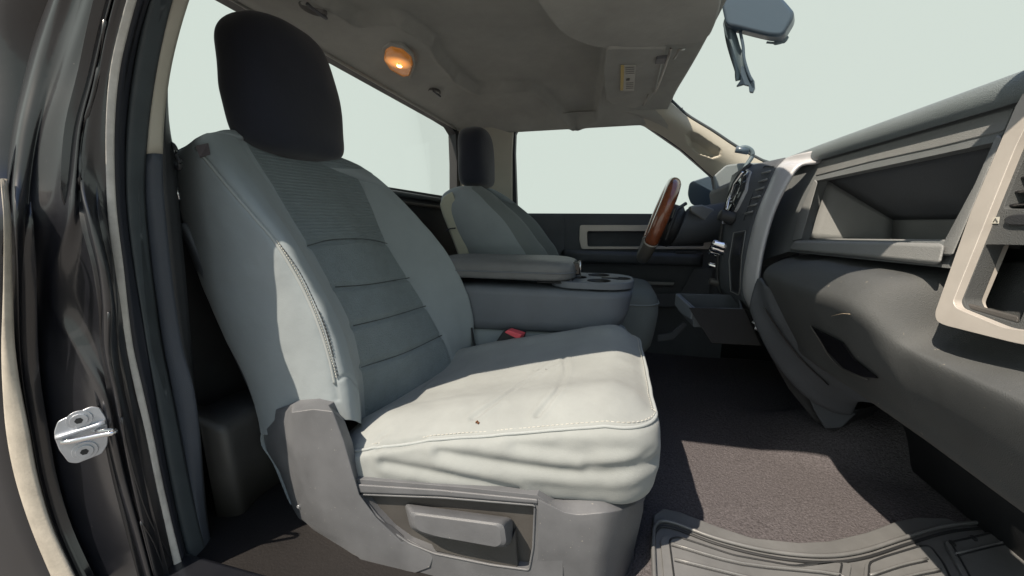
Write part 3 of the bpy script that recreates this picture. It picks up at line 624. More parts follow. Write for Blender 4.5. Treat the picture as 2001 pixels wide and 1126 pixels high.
# soft pillow between the horizontal seams and creases of the worn bolster
D += nz; G = G + n * D.reshape(G.shape[:2])[..., None]
Cc = G.shape[1]; i4, i6, i2 = 4 * NU, 6 * NU, 2 * NU; V = G.reshape(-1, 3)
isv = lambda f: (f[0] % Cc)
Fside = [f for f in Fb if isv(f) < i2 or isv(f) >= 13 * NU]; Fbol = [f for f in Fb if i2 <= isv(f) < i4 or i6 <= isv(f) < 8 * NU]
seamrow = NV * 4 + 2
Fins = [f for f in Fb if i4 <= isv(f) < i6]; Fback = [f for f in Fb if 8 * NU <= isv(f) < 13 * NU]
def sub(name, Fs, mt, par, **k):
    used = sorted({i for f in Fs for i in f}); mp_ = {a: b for b, a in enumerate(used)}
    return mk(name, V[used], [tuple(mp_[i] for i in f) for f in Fs], mt, par, **k)
# one continuous backrest with cloth zones as material slots, so that shading stays smooth across seams
back = mk('backrest', V, Fb, m_fab, ps)
for m in (m_ins, m_insw, m_dkcloth): back.data.materials.append(m)
for p, f in zip(back.data.polygons, Fb):
    c = isv(f); r = f[0] // Cc
    if i4 <= c < i6: p.material_index = 2 if r < seamrow else 1
bb = BVHTree.FromPolygons([tuple(v) for v in V], Fb)
# piping along the outer seam, worn stitches
pp = hline(bb, [(384, 290), (440, 358), (502, 430), (536, 470), (572, 527), (600, 580), (625, 640), (644, 700), (655, 750)], 10, .0005)
tube('piping', pp, .0036, m_pipe, back, n=8)
sq = hline(bb, [(548, 478), (580, 523), (608, 576), (634, 638), (652, 700), (662, 740)], 10, .0008)
stitches('seam_stitching', sq, m_thread, back, step=.0085, ln=.0055, r=.0011)
lz = hline(bb, [(622, 606), (634, 634), (645, 668), (652, 700)], 14, .0015)
zig = []; 
for i, p in enumerate(along(lz, .004)): zig.append(p + np.array([.0022 if i % 2 else -.001, -.0005, 0]))
tube('loose_thread', zig, .0009, m_thread, back, n=5)
for q in seams[:4]:
    P_ = hline(bb, q[0], 10, .0)
    if len(P_) > 3: tube('cross_seam_shade', P_, .0013, m_thread, back, n=5)  # dark tubes paint the shading of the seam grooves
lace = hline(bb, [(542, 470), (575, 520), (604, 576), (630, 640), (650, 705), (660, 745)], 10, .0018)
stitches('pale_stitching', lace, m_lthread, back, step=.006, ln=.0042, r=.0009)
# tag
tp = [hit(bb, *p, .003) for p in ((386, 286), (408, 282), (413, 303), (394, 310))]
if all(p is not None for p in tp): plate('care_tag', tp, [], (.0008, -.002, 0), mat('tag_cloth', (.13, .115, .13), .9), back, bevel=0, smooth=False)
# edge strip down the back corner of the side panel
ed = [U(*p, Y=-.575) for p in ((350, 440), (372, 500), (404, 578), (442, 665), (478, 745), (503, 800), (520, 850))]
ed2 = [U(x + w, y - 4, Y=-.605) for (x, y), w in zip(((350, 440), (372, 500), (404, 578), (442, 665), (478, 745), (503, 800), (520, 850)), (8, 16, 20, 24, 30, 36, 36))]
A, B = cr(ed, 6), cr(ed2, 6)
gridobj('back_edge_strip', np.array([[a * (1 - t) + b * t + np.array([.003, -.008, 0]) * math.sin(math.pi * t) for t in np.linspace(0, 1, 6)] for a, b in zip(A, B)]), m_cons, back, solid=.01, off=1)
# headrest
def headrest(name, par, cx, cy, z0, z1, hx, hy, tilt, mt, e=2.5, rot=0):
    loops = []; n = 40; a, b = sup(n, e)
    for t in np.linspace(0, 1, 26):
        z = z0 + (z1 - z0) * t; s = (1 - abs(2 * t - 1) ** (4.2 if t > .5 else 8)) ** .5 * (1 - .05 * abs(2 * t - .9)); s = max(s, .03)
        X = cx + tilt * (t - .5) + a * hx * (.25 + .75 * s) * (s > .04) ** 1; Yv = cy + b * hy * s
        c, sn = math.cos(rot), math.sin(rot); dx, dy = (X - cx), (Yv - cy)
        loops.append(np.stack([cx + c * dx - sn * dy, cy + sn * dx + c * dy, np.full(n, z) + .012 * np.cos(np.clip(dy / hy, -1, 1) * 1.5) * (t > .5)], 1))
    L0 = np.array(loops); L0[0] = L0[0].mean(0) + (L0[0] - L0[0].mean(0)) * .2; L0[-1] = L0[-1].mean(0) + (L0[-1] - L0[-1].mean(0)) * .2
    L0 = L0 + np.array([[noise.noise(Vector(v * 10)) * .004 for v in r] for r in L0])[..., None]
    o = stack_loops('headrest', L0, mt, par, sub=1, label=name); return o
headrest('large black cloth headrest', ps, -.872, -.372, .155, .508, .085, .170, -.03, m_dkcloth, 2.7)
for dy in (-.07, .07): tube('headrest_post', [(-.89, -.37 + dy, .12), (-.89, -.37 + dy, .22)], .007, m_chrome, ps)

# cushion: plan loops from the bottom up, over the seam and in to the middle
x0, x1, y0, y1 = -.60, .098, -.668, -.07
def zs(x): return -.357 - .235 * max(0, -x - .0) - .05 * max(0, -x - .35) if x < 0 else -.357 + .02 * x
def zb(x): return -.500 - .13 * max(0, -x)
N1 = dict(n=10, seg=110); lo = []
lo.append(rr_loop(x0, x1 - .035, y0 + .03, y1 - .02, .06, lambda x, y: zb(x) - .012, **N1))
lo.append(rr_loop(x0, x1 - .012, y0 + .004, y1, .07, lambda x, y: zb(x), **N1))
lo.append(rr_loop(x0, x1, y0 - .008, y1, .075, lambda x, y: zb(x) * .72 + zs(x) * .28, **N1))
lo.append(rr_loop(x0, x1 + .001, y0 - .009, y1, .075, lambda x, y: zb(x) * .4 + zs(x) * .6, **N1))
lo.append(rr_loop(x0, x1 - .002, y0 - .006, y1, .075, lambda x, y: zb(x) * .1 + zs(x) * .9, **N1))
lo.append(rr_loop(x0, x1 - .008, y0 + .006, y1 - .004, .07, lambda x, y: zs(x) + .001, **N1))
def bol(y): return .020 * math.exp(-((y - (y0 + .10)) / .07) ** 2) + .034 * math.exp(-((y - (y1 - .06)) / .07) ** 2)
for ins, up in ((.02, .010), (.045, .016), (.08, .018), (.12, .018), (.17, .018), (.24, .016), (.2965, .015)):
    lo.append(rr_loop(x0 + min(ins, .1), x1 - ins, y0 + ins, y1 - ins, .07, lambda x, y, u=up, q=ins: zs(x) + u + bol(y) * min(1, q / .06) - .012 * max(0, (x - .03)) / .07, **N1))
G = np.stack([cr(np.array(lo)[:, j], 12) for j in range(len(lo[0]))], 1); Fq = grid_faces(*G.shape[:2], True)
bc_ = BVHTree.FromPolygons([tuple(v) for v in G.reshape(-1, 3)], Fq)
n = normals(G, True); o_ = np.sign(np.sum(n * (G - G.mean((0, 1)))[..., :], axis=2)); n *= np.where(np.median(o_) < 0, -1, 1); n[8 * 12:] = np.array([.2, 0, .98])
D = np.zeros(G.shape[0] * G.shape[1]); cushlines = []
for pts, dep, w in [([(925, 818), (985, 775), (1045, 735), (1090, 708)], .0075, .0055), ([(1100, 700), (1106, 722), (1095, 755), (1070, 788), (1050, 812)], .0085, .005),
                    
                    ([(750, 905), (830, 920), (930, 940), (1010, 958)], .008, .009), ([(860, 884), (950, 900), (1050, 915), (1160, 924), (1230, 918), (1288, 893)], .010, .010),
                    ([(1010, 868), (1090, 878), (1150, 890)], .006, .012), ([(1270, 880), (1230, 905), (1150, 912)], .005, .008), ([(745, 872), (790, 868), (830, 858)], .005, .006), ([(1100, 860), (1180, 875), (1260, 880)], .003, .010),
                    ([(740, 880), (738, 860), (760, 845)], .004, .006)]:
    P = hline(bc_, pts); cushlines.append((pts, dep)); dep *= .45
    if len(P) > 1: d = dist_poly(G, P); D -= dep * np.exp(-(d / w) ** 2); D += dep * .7 * np.exp(-((d - w * 2.2) / (w * 1.3)) ** 2)
D += np.array([noise.noise(Vector((v[0] * 5, v[1] * 9, v[2] * 14))) * .0022 + noise.noise(Vector(v * 24)) * .0016 for v in G.reshape(-1, 3)])
G = G + n * D.reshape(G.shape[:2])[..., None]; Cc = G.shape[1]
Fq.append(tuple(range((G.shape[0] - 1) * Cc, G.shape[0] * Cc)))
cush = mk('cushion', G, Fq, m_fabdirty, ps, label='pale grey cloth seat cushion, creased along its side')
bc_ = BVHTree.FromPolygons([tuple(v) for v in G.reshape(-1, 3)], Fq)
for pts, dp in []:
    P_ = hline(bc_, pts, 10, .0004)
    if len(P_) > 3: tube('cross_seam_shade', P_, .0009, m_seam, cush, n=5)
pl_ = G[5 * 12] ; pl2 = np.array([p for p in pl_ if p[1] < -.2 and p[0] > -.56 or p[0] > .05])
order = sorted([p for p in pl_ if p[1] < -.36 and p[0] > -.55], key=lambda p: (p[1] < -.6, 0))
ring = [p for p in pl_]
# piping follows the seam loop from the back of the outer side round the nose
st_ = [i for i in range(Cc)]; seq = [pl_[i] for i in st_ if not (pl_[i][0] < -.52)]
k0 = max(range(len(seq)), key=lambda i: np.linalg.norm(seq[i] - seq[i - 1])); seq = seq[k0:] + seq[:k0]
tube('piping', [p + np.array([0, 0, .001]) for p in seq], .0034, m_pipe, cush, n=8)
sq = np.array([p * np.array([1, 1, 1]) + np.array([0 if p[1] < -.6 else -.007, .008 if p[1] < -.6 else 0, .0065]) for p in seq])
stitches('seam_stitching', sq, m_lthread, cush, step=.009, ln=.006, r=.0007)
cr_ = thing('leaf_crumb', 'tiny brown dried leaf crumb lying on the pale cushion', 'crumb', hit(bc_, 934, 828))
c = hit(bc_, 934, 828, .0015)
joined('flakes', [box_geo(c + np.array([rng.normal() * .003, rng.normal() * .003, i * .0008]), (.0028 - .0006 * i, .0016, .0009), np.linalg.qr(rng.normal(size=(3, 3)))[0]) for i in range(4)], m_crumb, cr_, smooth=False)

# base: recliner cover, recessed panel, front moulding
YV = -.685
def PV(x, y, Y=YV): return U(x, y, Y=Y)
covc = {
 0: [(524, 800), (512, 840), (520, 880), (545, 920), (560, 960), (578, 1010), (600, 1030), (640, 1060)],
 1: [(540, 800), (545, 835), (552, 870), (566, 925), (580, 975), (598, 1018), (640, 1048), (700, 1090)],
 2: [(572, 790), (570, 806), (585, 880), (604, 940), (632, 990), (668, 1030), (705, 1070), (740, 1130)],
 3: [(610, 788), (612, 800), (640, 880), (660, 935), (678, 975), (712, 1020), (755, 1065), (800, 1125)],
 4: [(642, 792), (650, 804), (672, 862), (690, 925), (702, 966), (735, 1012), (785, 1062), (840, 1110)],
 5: [(668, 812), (676, 826), (690, 865), (702, 928), (706, 962), (740, 1004), (795, 1052), (850, 1082)]}
YY = [-.585, -.655, -.69, -.70, -.695, -.67]
rows = []
for i in range(8):
    q = max(0, (i - 4) / 3)
    rows.append([U(*covc[c][i], Y=YY[c] * (1 - q) + (-.65 if c == 0 else -.688 if c < 5 else -.684) * q + (.03 if i == 0 else 0)) for c in range(6)])
rows = [[p + np.array([0, .03, .0]) for p in rows[0]]] + rows
Gc = np.array([[p for p in r] for r in rows])
# faceted cover: interpolate linearly, then let a bevel soften the ridges
o = gridobj('recliner_cover', Gc, m_val, ps, solid=.006, off=1, bevel=.006, label='faceted grey plastic recliner cover, scratched')
bcv = BVHTree.FromPolygons([tuple(v) for v in Gc.reshape(-1, 3)], grid_faces(*Gc.shape[:2]))
sc_ = hit(bcv, 585, 989, .001)
if sc_ is not None:
    P = [sc_ + np.array([.004 * math.cos(a), -.001, .004 * math.sin(a)]) for a in np.linspace(0, 2 * math.pi, 12, endpoint=False)]
    mk('screw', P + [p + np.array([0, -.002, 0]) for p in P], grid_faces(2, 12, True) + [tuple(range(12, 24))], m_steel, o, smooth=False, bevel=.0006)
# fabric flap at the back lower corner
fl_ = [U(*p, Y=-.59) for p in ((502, 800), (514, 835), (512, 870), (530, 910), (560, 975), (590, 1010))]
A_ = cr(fl_, 5); B_ = cr([U(*p, Y=-.575) for p in ((530, 795), (536, 835), (530, 872), (552, 905), (580, 965), (600, 1005))], 5)
gridobj('cloth_flap', np.array([[a * (1 - t) + b * t + np.array([0, -.006, 0]) * math.sin(math.pi * t + i * .3) for t in np.linspace(0, 1, 7)] for i, (a, b) in enumerate(zip(A_, B_))]), m_fab, ps, solid=.003)
outer = [PV(*p) for p in ((690, 936), (712, 938), (900, 952), (1050, 968), (1100, 1010), (1100, 1160), (800, 1160), (752, 1120), (718, 1082), (722, 1040), (716, 985))]
inr = [PV(*p) for p in ((704, 966), (860, 972), (1046, 987), (1042, 1070), (1034, 1114), (960, 1104), (850, 1082), (800, 1062), (766, 1038), (735, 1005))]
plate('side_valance', outer, [rounded(inr, .006, 3)], (0, .03, 0), m_val, ps, bevel=.005, label='grey plastic side valance of the seat base')
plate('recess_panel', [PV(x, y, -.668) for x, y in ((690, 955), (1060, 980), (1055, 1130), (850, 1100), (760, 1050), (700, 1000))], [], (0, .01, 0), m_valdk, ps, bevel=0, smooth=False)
tube('recess_rim', [p + np.array([0, .0, 0]) for p in rounded(inr, .006, 3)], .0025, m_val, ps, n=6, closed=True)
# top ledge over the recess
led = [(690, 937, -.645), (800, 944, -.645), (950, 956, -.645), (1060, 968, -.645)]
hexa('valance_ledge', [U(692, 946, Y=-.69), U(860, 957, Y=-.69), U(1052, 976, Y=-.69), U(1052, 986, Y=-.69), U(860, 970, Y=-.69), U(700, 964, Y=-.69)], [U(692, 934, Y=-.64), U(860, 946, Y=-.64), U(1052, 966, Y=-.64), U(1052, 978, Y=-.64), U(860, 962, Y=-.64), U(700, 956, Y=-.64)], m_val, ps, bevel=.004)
# front moulding with light ledge, rounding away at the seat nose
T = np.linspace(0, 1, 15); rows = []
def ycurve(t): return -.69 + .13 * max(0, (t - .45) / .55) ** 2.2
top0 = [U(1046 + 222 * t, 966 - 3 * t, Y=ycurve(t) + .045) for t in T]; top1 = [U(1052 + (38 + 0) * min(1, t * 5) + (168) * t, 976 + 30 * min(1, t * 6) - 12 * max(0, (t - .3)) / .7 - 14 * max(0, t - .7) / .3, Y=ycurve(t)) for t in T]
b1 = [p + np.array([0, -.002, -.02]) for p in top1]; b2 = [U(1050 + 40 * min(1, t * 5) + 160 * t - 10 * t, 1085 - 12 * t, Y=ycurve(t) + .004) for t in T]; b3 = [U(1040 + 40 * min(1, t * 5) + 150 * t, 1180, Y=ycurve(t) + .012) for t in T]
Gf = np.array([[a, a * .5 + b * .5 + np.array([0, 0, .003]), b, c, d, e] for a, b, c, d, e in zip(top0, top1, b1, b2, b3)])
gridobj('front_moulding', Gf, m_val, ps, solid=.006, off=1, bevel=.006, label='grey plastic front corner of the seat base')
# lever
hd = [(790, 984), (1002, 1012), (1003, 1058), (990, 1070), (845, 1050), (802, 1034)]
near_ = [U(x, y, Y=-.722) for x, y in ((800, 1000), (985, 1024), (990, 1062), (978, 1070), (850, 1047), (808, 1034))]
far_ = [U(x, y, Y=-.672) for x, y in hd]
rows = [rounded(far_, .012, 4), rounded([f * .25 + n_ * .75 + np.array([0, 0, .003 if i < 2 else 0]) for i, (f, n_) in enumerate(zip(far_, near_))], .012, 4), rounded(near_, .012, 4)]
cenh = np.mean(rows[2], 0); rows.append([cenh + (p - cenh) * .9 + np.array([0, -.003, 0]) for p in rows[2]])
Gh = np.array(rows); ob = gridobj('lever', Gh, m_val, ps, closed=True, bevel=.004, label='chunky grey adjuster lever on the seat base')
me = ob.data
bm = bmesh.new(); bm.from_mesh(me); bm.verts.ensure_lookup_table(); k = len(rows[0]); bm.faces.new([bm.verts[i] for i in range(3 * k, 4 * k)]); bmesh.ops.recalc_face_normals(bm, faces=bm.faces); bm.to_mesh(me); bm.free()
lw = [U(*p, Y=-.682) for p in ((832, 1045), (990, 1068), (1006, 1040), (1012, 1112), (940, 1098), (850, 1078))]
hexa('lever_bracket', lw, [p + np.array([0, .02, 0]) for p in lw], m_valdk, ps, bevel=.003)
# dark chassis underneath
box('seat_riser', (-.25, -.37, -.60), (.30, .24, .08), m_black, ps, bevel=.01)
for x in (-.5, .0): box('seat_rail_bracket', (x, -.62, -.63), (.03, .02, .06), m_black, ps, bevel=.004)
# inner belt buckle
bk = thing('seat_buckle', 'black seat belt buckle with a red release button beside the cushion', 'seat belt buckle', U(990, 680, Y=-.1))
bA = [U(*p, Y=-.13) for p in ((968, 668), (984, 645), (1019, 652), (1016, 668), (1000, 690), (960, 694))]
hexa('body', bA, [p + np.array([.01, .04, .0]) for p in bA], m_black, bk, bevel=.006)
bR = [U(*p, Y=-.137) for p in ((985, 650), (991, 645), (1019, 654), (1014, 665))]
hexa('release_button', bR, [p + np.array([.008, .03, .0]) for p in bR], m_red, bk, bevel=.003)
tube('stalk', [U(975, 690, Y=-.11), U(950, 715, Y=-.12), U(935, 730, Y=-.14)], .013, m_black, bk, n=8, flat=.5)
b2_ = thing('seat_belt_stalk', 'black webbing stalk rising between backrest and console', 'seat belt', U(915, 690, Y=-.09))
tube('webbing', cr([U(*p, Y=-.09) for p in ((922, 640), (925, 665), (933, 690), (940, 710))], 4), .009, m_black, b2_, n=8, flat=.3)
tube('sleeve', cr([U(*p, Y=-.10) for p in ((912, 680), (916, 700), (908, 715))], 4), .011, m_cons, b2_, n=8)

# ================================================================== CENTRE SEAT + CONSOLE
cs = thing('jump_seat', 'narrow grey cloth centre seat cushion under the console', 'seat', (-.2, .05, -.6))
L0 = [rr_loop(-.6, .06 + d, -.065 + e, .185 - e, .05, z) for d, e, z in ((-.02, .01, -.62), (0, .0, -.58), (.012, 0, -.48), (.014, .0, -.42), (0, .008, -.385), (-.03, .03, -.372), (-.07, .06, -.370))]
stack_loops('cushion', np.array(L0), m_fab, cs, sub=1)
co = thing('centre_console', 'grey fold-down centre console with padded lid and cup holders', 'console', (-.2, .05, -.36))
L0 = [rr_loop(-.60, -.03 + a, -.07 + b, .17 - b, r, lambda x, y, q=z: q + .02 * max(0, (-x - .1)) * 0 - (.03 * max(0, (-x - .2)) if q < -.3 else 0), seg=16) for a, b, r, z in ((0, .02, .03, -.372), (.04, .004, .06, -.362), (.075, 0, .08, -.335), (.09, 0, .09, -.30), (.098, -.003, .10, -.25), (.10, -.003, .10, -.226))]
stack_loops('bin_body', np.array(L0), m_cons, co, sub=0)
# cup holder tray: plate with real holes and cups
def circ(cx, cy, r, z, n=28, sx=1): return [(cx + sx * r * math.cos(a), cy + r * math.sin(a), z) for a in np.linspace(0, 2 * math.pi, n, endpoint=False)]
zt = -.196
cups = [(-.04, -.018, .037, 1.0), (-.045, .118, .037, 1.0), (.032, .05, .031, 1.0), (-.108, .045, .030, .8)]
tr = rr_loop(-.20, .072, -.072, .172, .09, zt, seg=4)
plate('cup_tray', [tuple(p) for p in tr], [circ(a, b, r, zt, sx=s) for a, b, r, s in cups], (0, 0, -.022), m_cons, co, bevel=.003, label='cup holder tray at the nose of the console')
box('tray_slot', (-.005, .05, zt + .0012), (.028, .016, .001), m_black, co, bevel=0)
for a, b, r, s in cups:
    G = np.array([circ(a, b, r * q, z, sx=s) for q, z in ((1.04, zt + .0008), (1.0, zt), (.97, zt - .02), (.9, zt - .075), (.05, zt - .076))]); gridobj('cup_well', G, m_black, co, closed=True)
L0 = [rr_loop(-.62 + a, -.115 - a, -.085 + a, .165 - a, .07, z, seg=12) for a, z in ((.01, -.198), (.002, -.192), (0, -.178), (.0, -.160), (.004, -.146), (.012, -.136), (.03, -.130), (.055, -.127), (.09, -.126))]
ld = stack_loops('lid', np.array(L0), m_lid, co, sub=1, label='padded grey lid of the console')
tube('seam', rr_loop(-.621, -.114, -.086, .166, .07, -.169, seg=8), .0022, m_cons, ld, n=6, closed=True)
hexa('front_step', [(-.24, -.06, -.205), (-.12, -.06, -.205), (-.12, .14, -.205), (-.24, .14, -.205)], [(-.24, -.05, -.19), (-.125, -.05, -.19), (-.125, .13, -.19), (-.24, .13, -.19)], m_black, co)
P = [U(1100, 517, Y=-.0), U(1118, 518, Y=-.02), U(1124, 530, Y=-.03), U(1120, 552, Y=-.04)]
lt = box('latch', np.array([-.115, .02, -.160]), (.014, .035, .022), m_blackg, co, bevel=.006)
tube('latch_rim', [(-.104, -.02, -.135), (-.098, -.02, -.16), (-.10, -.02, -.185)], .003, m_chrome, lt)

# ================================================================== DRIVER SEAT
dsx = thing('driver_seat', 'dark grey cloth driver seat beyond the console with black headrest', 'seat', (-.2, .42, -.68))
prof = [((905, 508), (920, 508), (1075, 508)), ((893, 478), (940, 470), (1050, 470)), ((872, 430), (915, 430), (1020, 430)), ((862, 398), (900, 395), (985, 398)), ((866, 380), (905, 375), (962, 378)), ((884, 368), (912, 364), (944, 366))]
rows = []
for i, (a, b, c) in enumerate(prof):
    yn = .20 + (.015, .0, .0, .01, .03, .055)[i]; yf = .60 - (.0, .0, .0, .01, .03, .05)[i]
    A_, C_ = U(*a, Y=yn + .04), U(*c, Y=yn + .07); S_ = U(c[0] - 42 + i * 4, c[1] + 3, Y=yn); mid = A_ * .5 + S_ * .5 + np.array([0, -.035, 0])
    X3 = C_ + np.array([-.065, .11, .0]); sh = np.array([0, yf - yn - .06, 0])
    rows.append([A_, mid, S_, C_, X3, X3 + [0, .10, 0], C_ + sh * .8, S_ + sh, A_ + sh, A_ + sh * .5 + [-.02, 0, 0]])
rows.append([np.mean(rows[-1], 0) + (p - np.mean(rows[-1], 0)) * .6 + np.array([0, 0, .012]) for p in rows[-1]])
low_ = [p + np.array([.06, 0, -.22]) for p in rows[0]]; rows.insert(0, low_)
G = smooth_grid(rows, 6, 6, True)[::-1]
m_fabd = mat('driver_seat_cloth', (.16, .185, .195), .92, bump=[('noise', 1200, .25, .0006)], var=(9, .06), sheen=.1, spec=.2)
m_fabc = mat('sunlit_back_panel', (.42, .43, .36), .85, var=(9, .08), spec=.2)
dbk = stack_loops('backrest', G, m_fab, dsx); dbk.data.materials.append(m_fabd)
for p in dbk.data.polygons:
    if len(p.vertices) == 4 and 2 * 6 <= min(p.vertices) % G.shape[1] < 6 * 6: p.material_index = 1
# rear shell edge, the sun on it painted as a pale colour
sh_o = [(866, 384), (884, 374), (893, 400), (902, 440), (912, 480), (920, 508), (900, 508), (886, 470), (868, 425), (860, 400)]
ss = [U(*p, Y=.205) for p in sh_o]
plate('back_shell', ss, [], (-.03, .06, 0), m_fabc, dsx, bevel=.006, label='back shell edge of the driver seat, sunlight painted on as pale cream')
tube('shell_seam', cr([U(*p, Y=.200) for p in ((871, 452), (880, 447), (890, 446))], 4), .003, m_black, dsx, n=6)
headrest('black headrest of the driver seat', dsx, -.605, .40, .135, .392, .068, .125, -.01, m_dkcloth, 2.6)
def zsd(x): return -.262 - .04 * max(0, -x)
L0 = [rr_loop(-.5, .165 + a, .20 + b, .62 - b, .08, lambda x, y, q=z: q) for a, b, z in ((-.02, .02, -.55), (.0, .0, -.50), (.012, -.004, -.42), (.02, -.004, -.36), (.018, -.002, -.31), (.004, .006, -.278), (-.03, .035, -.262), (-.09, .09, -.264), (-.14, .13, -.268))]
stack_loops('cushion', np.array(L0), m_fabd, dsx, sub=1)
tube('cushion_piping', rr_loop(-.5, .183, .197, .62, .08, -.318, seg=10), .003, m_fab, dsx, n=6, closed=True)
box('side_base', (-.15, .40, -.61), (.26, .19, .065), m_black, dsx, bevel=.01)

# ================================================================== DASHBOARD
da = thing('dashboard', 'dark grey dashboard with open storage shelf, glove box and silver centre frame', 'dashboard', (.6, -.1, -.1))
# top pad
def dz(y): return .188 - .012 * ((y + .36) / .3) ** 2 * (1 if y < -.36 else .25)
yv = np.linspace(-.80, .80, 50); rows = []
for y in yv:
    z = .186 + (.016 if -.15 < y < .3 else .016 * math.exp(-((y - .07) / .3) ** 2)); xo = .505 + .05 * max(0, (y - .35)) - .02 * max(0, -.60 - y)
    z = .186 if y < -.1 else .186 - .01 * (y + .1)
    rows.append([(xo + .004, y, z - .030), (xo - .002, y, z - .022), (xo - .001, y, z - .008), (xo + .012, y, z), (xo + .08, y, z + .008), (xo + .2, y, z + .006), (xo + .45, y, z - .02)])
G = smooth_grid(rows, 5, 1); gridobj('top_pad', G, m_top, da, solid=.008, label='grey green dash top pad')
PP0, PPN = (.485, 0, 0), (1, 0, -.19)
def PD(x, y, o=0): return UP(x, y, (.485 - o, 0, 0), PPN)
ob_ = [(1604, 306), (1760, 261), (1900, 221), (1992, 195), (1925, 330), (1882, 430), (1852, 524), (1700, 508), (1540, 492), (1500, 505), (1478, 520), (1484, 440), (1512, 370), (1552, 322), (1598, 312)]
op = [(1592, 354), (1700, 331), (1830, 303), (1948, 277), (1905, 360), (1845, 472), (1700, 470), (1556, 468), (1568, 410)]
plate('upper_panel', [PD(*p) for p in ob_], [[PD(*p) for p in op]], (.035, 0, 0), m_dashm, da, bevel=0, smooth=False, label='dark grey upper dash panel around the shelf')
# brow above the shelf (bevelled, light on it put into a paler colour)
hexa('shelf_brow', [PD(x, y, o) for x, y, o in ((1600, 316, .002), (1760, 271, .002), (1900, 231, .002), (1984, 208, .002), (1962, 258, .002), (1830, 290, .002), (1700, 318, .002), (1594, 345, .002))],
     [PD(x, y, -.03) for x, y in ((1600, 316), (1760, 271), (1900, 231), (1984, 208), (1962, 258), (1830, 290), (1700, 318), (1594, 345))], m_dashl, da, bevel=.004)
# shelf interior
oc = [PD(*p) + np.array([.03, 0, 0]) for p in ((1592, 354), (1948, 277), (1845, 472), (1556, 468))]
bk_ = [U(1745, 430, X=.65), np.array([.65, oc[1][1], .003]), np.array([.65, oc[2][1], -.052]), U(1742, 472, X=.65)]
def quad(name, a, b, c, d, mt, par, th=.006, n=(0, 0, 0)):
    G = np.array([[(a * (1 - u) + b * u) * (1 - v) + (d * (1 - u) + c * u) * v for u in np.linspace(0, 1, 9)] for v in np.linspace(0, 1, 9)])
    return gridobj(name, G, mt, par, solid=th)
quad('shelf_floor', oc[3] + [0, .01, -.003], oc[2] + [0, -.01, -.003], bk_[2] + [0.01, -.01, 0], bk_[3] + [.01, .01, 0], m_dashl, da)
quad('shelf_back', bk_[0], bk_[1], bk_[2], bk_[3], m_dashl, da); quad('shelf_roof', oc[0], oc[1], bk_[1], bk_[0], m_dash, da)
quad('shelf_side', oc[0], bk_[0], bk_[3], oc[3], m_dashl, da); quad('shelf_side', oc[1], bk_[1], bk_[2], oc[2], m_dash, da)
# shelf lip
lipf = [(1552, 470), (1700, 472), (1848, 476), (1838, 519), (1700, 504), (1542, 489)]
hexa('shelf_lip', [PD(x, y, .018) for x, y in lipf], [PD(x, y, -.03) for x, y in lipf], m_dashl, da, bevel=.007, label='light grey front lip of the storage shelf')
lf = [(1592, 350), (1598, 356), (1566, 468), (1548, 472), (1560, 420)]
hexa('shelf_jamb', [PD(x, y, .008) for x, y in lf], [PD(x, y, -.03) for x, y in lf], m_dashl, da, bevel=.004)
rf_ = [(1948, 262), (1960, 268), (1900, 410), (1862, 500), (1838, 500), (1846, 470), (1905, 360)]
hexa('shelf_jamb', [PD(x, y, .010) for x, y in rf_], [PD(x, y, -.03) for x, y in rf_], m_dashl, da, bevel=.004)
# glove box bulge
yv = [-.90, -.75, -.62, -.555, -.4, -.3, -.2, -.13, -.10, -.085]
pr = [(.52, -.070), (.490, -.083), (.455, -.090), (.425, -.103), (.404, -.130), (.399, -.156), (.420, -.200), (.453, -.262), (.484, -.316), (.510, -.358), (.60, -.370)]
prb = [(.53, -.060), (.52, -.09), (.515, -.12), (.505, -.15), (.486, -.178), (.452, -.188), (.438, -.200), (.456, -.256), (.484, -.314), (.510, -.358), (.60, -.370)]
rows = []
for i, y in enumerate(yv):
    e = (0, 0, 0, 0, 0, 0, .0, .004, .02, .05)[i]
    rows.append([(x + e + (.004 * math.sin(y * 9)), y, z - (.010 if y > -.3 else 0) * (1 if k < 4 else 0) + .012 * max(0, -.5 - y) * 3 * (k < 5)) for k, (x, z) in enumerate(pr if y > -.57 else prb)])
G = smooth_grid(rows, 7, 6); gridobj('glove_box', G, m_dashg, da, solid=.01, label='bulging dark glove box, scuffed where the sun strikes')
gbv = BVHTree.FromPolygons([tuple(v) for v in G.reshape(-1, 3)], grid_faces(*G.shape[:2]))
# scuff
sc = hline(gbv, [(1625, 618), (1636, 615), (1648, 613), (1662, 614)], 3, .0003)
if len(sc) > 3: tube('scuff', sc, .0004, mat('scuff_mark', (.5, .42, .32), .9), da, n=4)
# latch pull recess
lq = [hit(gbv, *p, .002) for p in ((1588, 636), (1602, 644), (1650, 668), (1672, 700), (1720, 738), (1690, 735), (1652, 718), (1622, 688))]
if all(p is not None for p in lq): plate('latch_recess', lq, [], (-.002, 0, -.001), m_blackg, da, bevel=0, smooth=False)
lq2 = [hit(gbv, *p, .004) for p in ((1588, 636), (1608, 668), (1628, 700), (1655, 722), (1700, 740))]
if all(p is not None for p in lq2): tube('pull_edge', cr(lq2, 5), .0018, m_valdk, da, n=6)
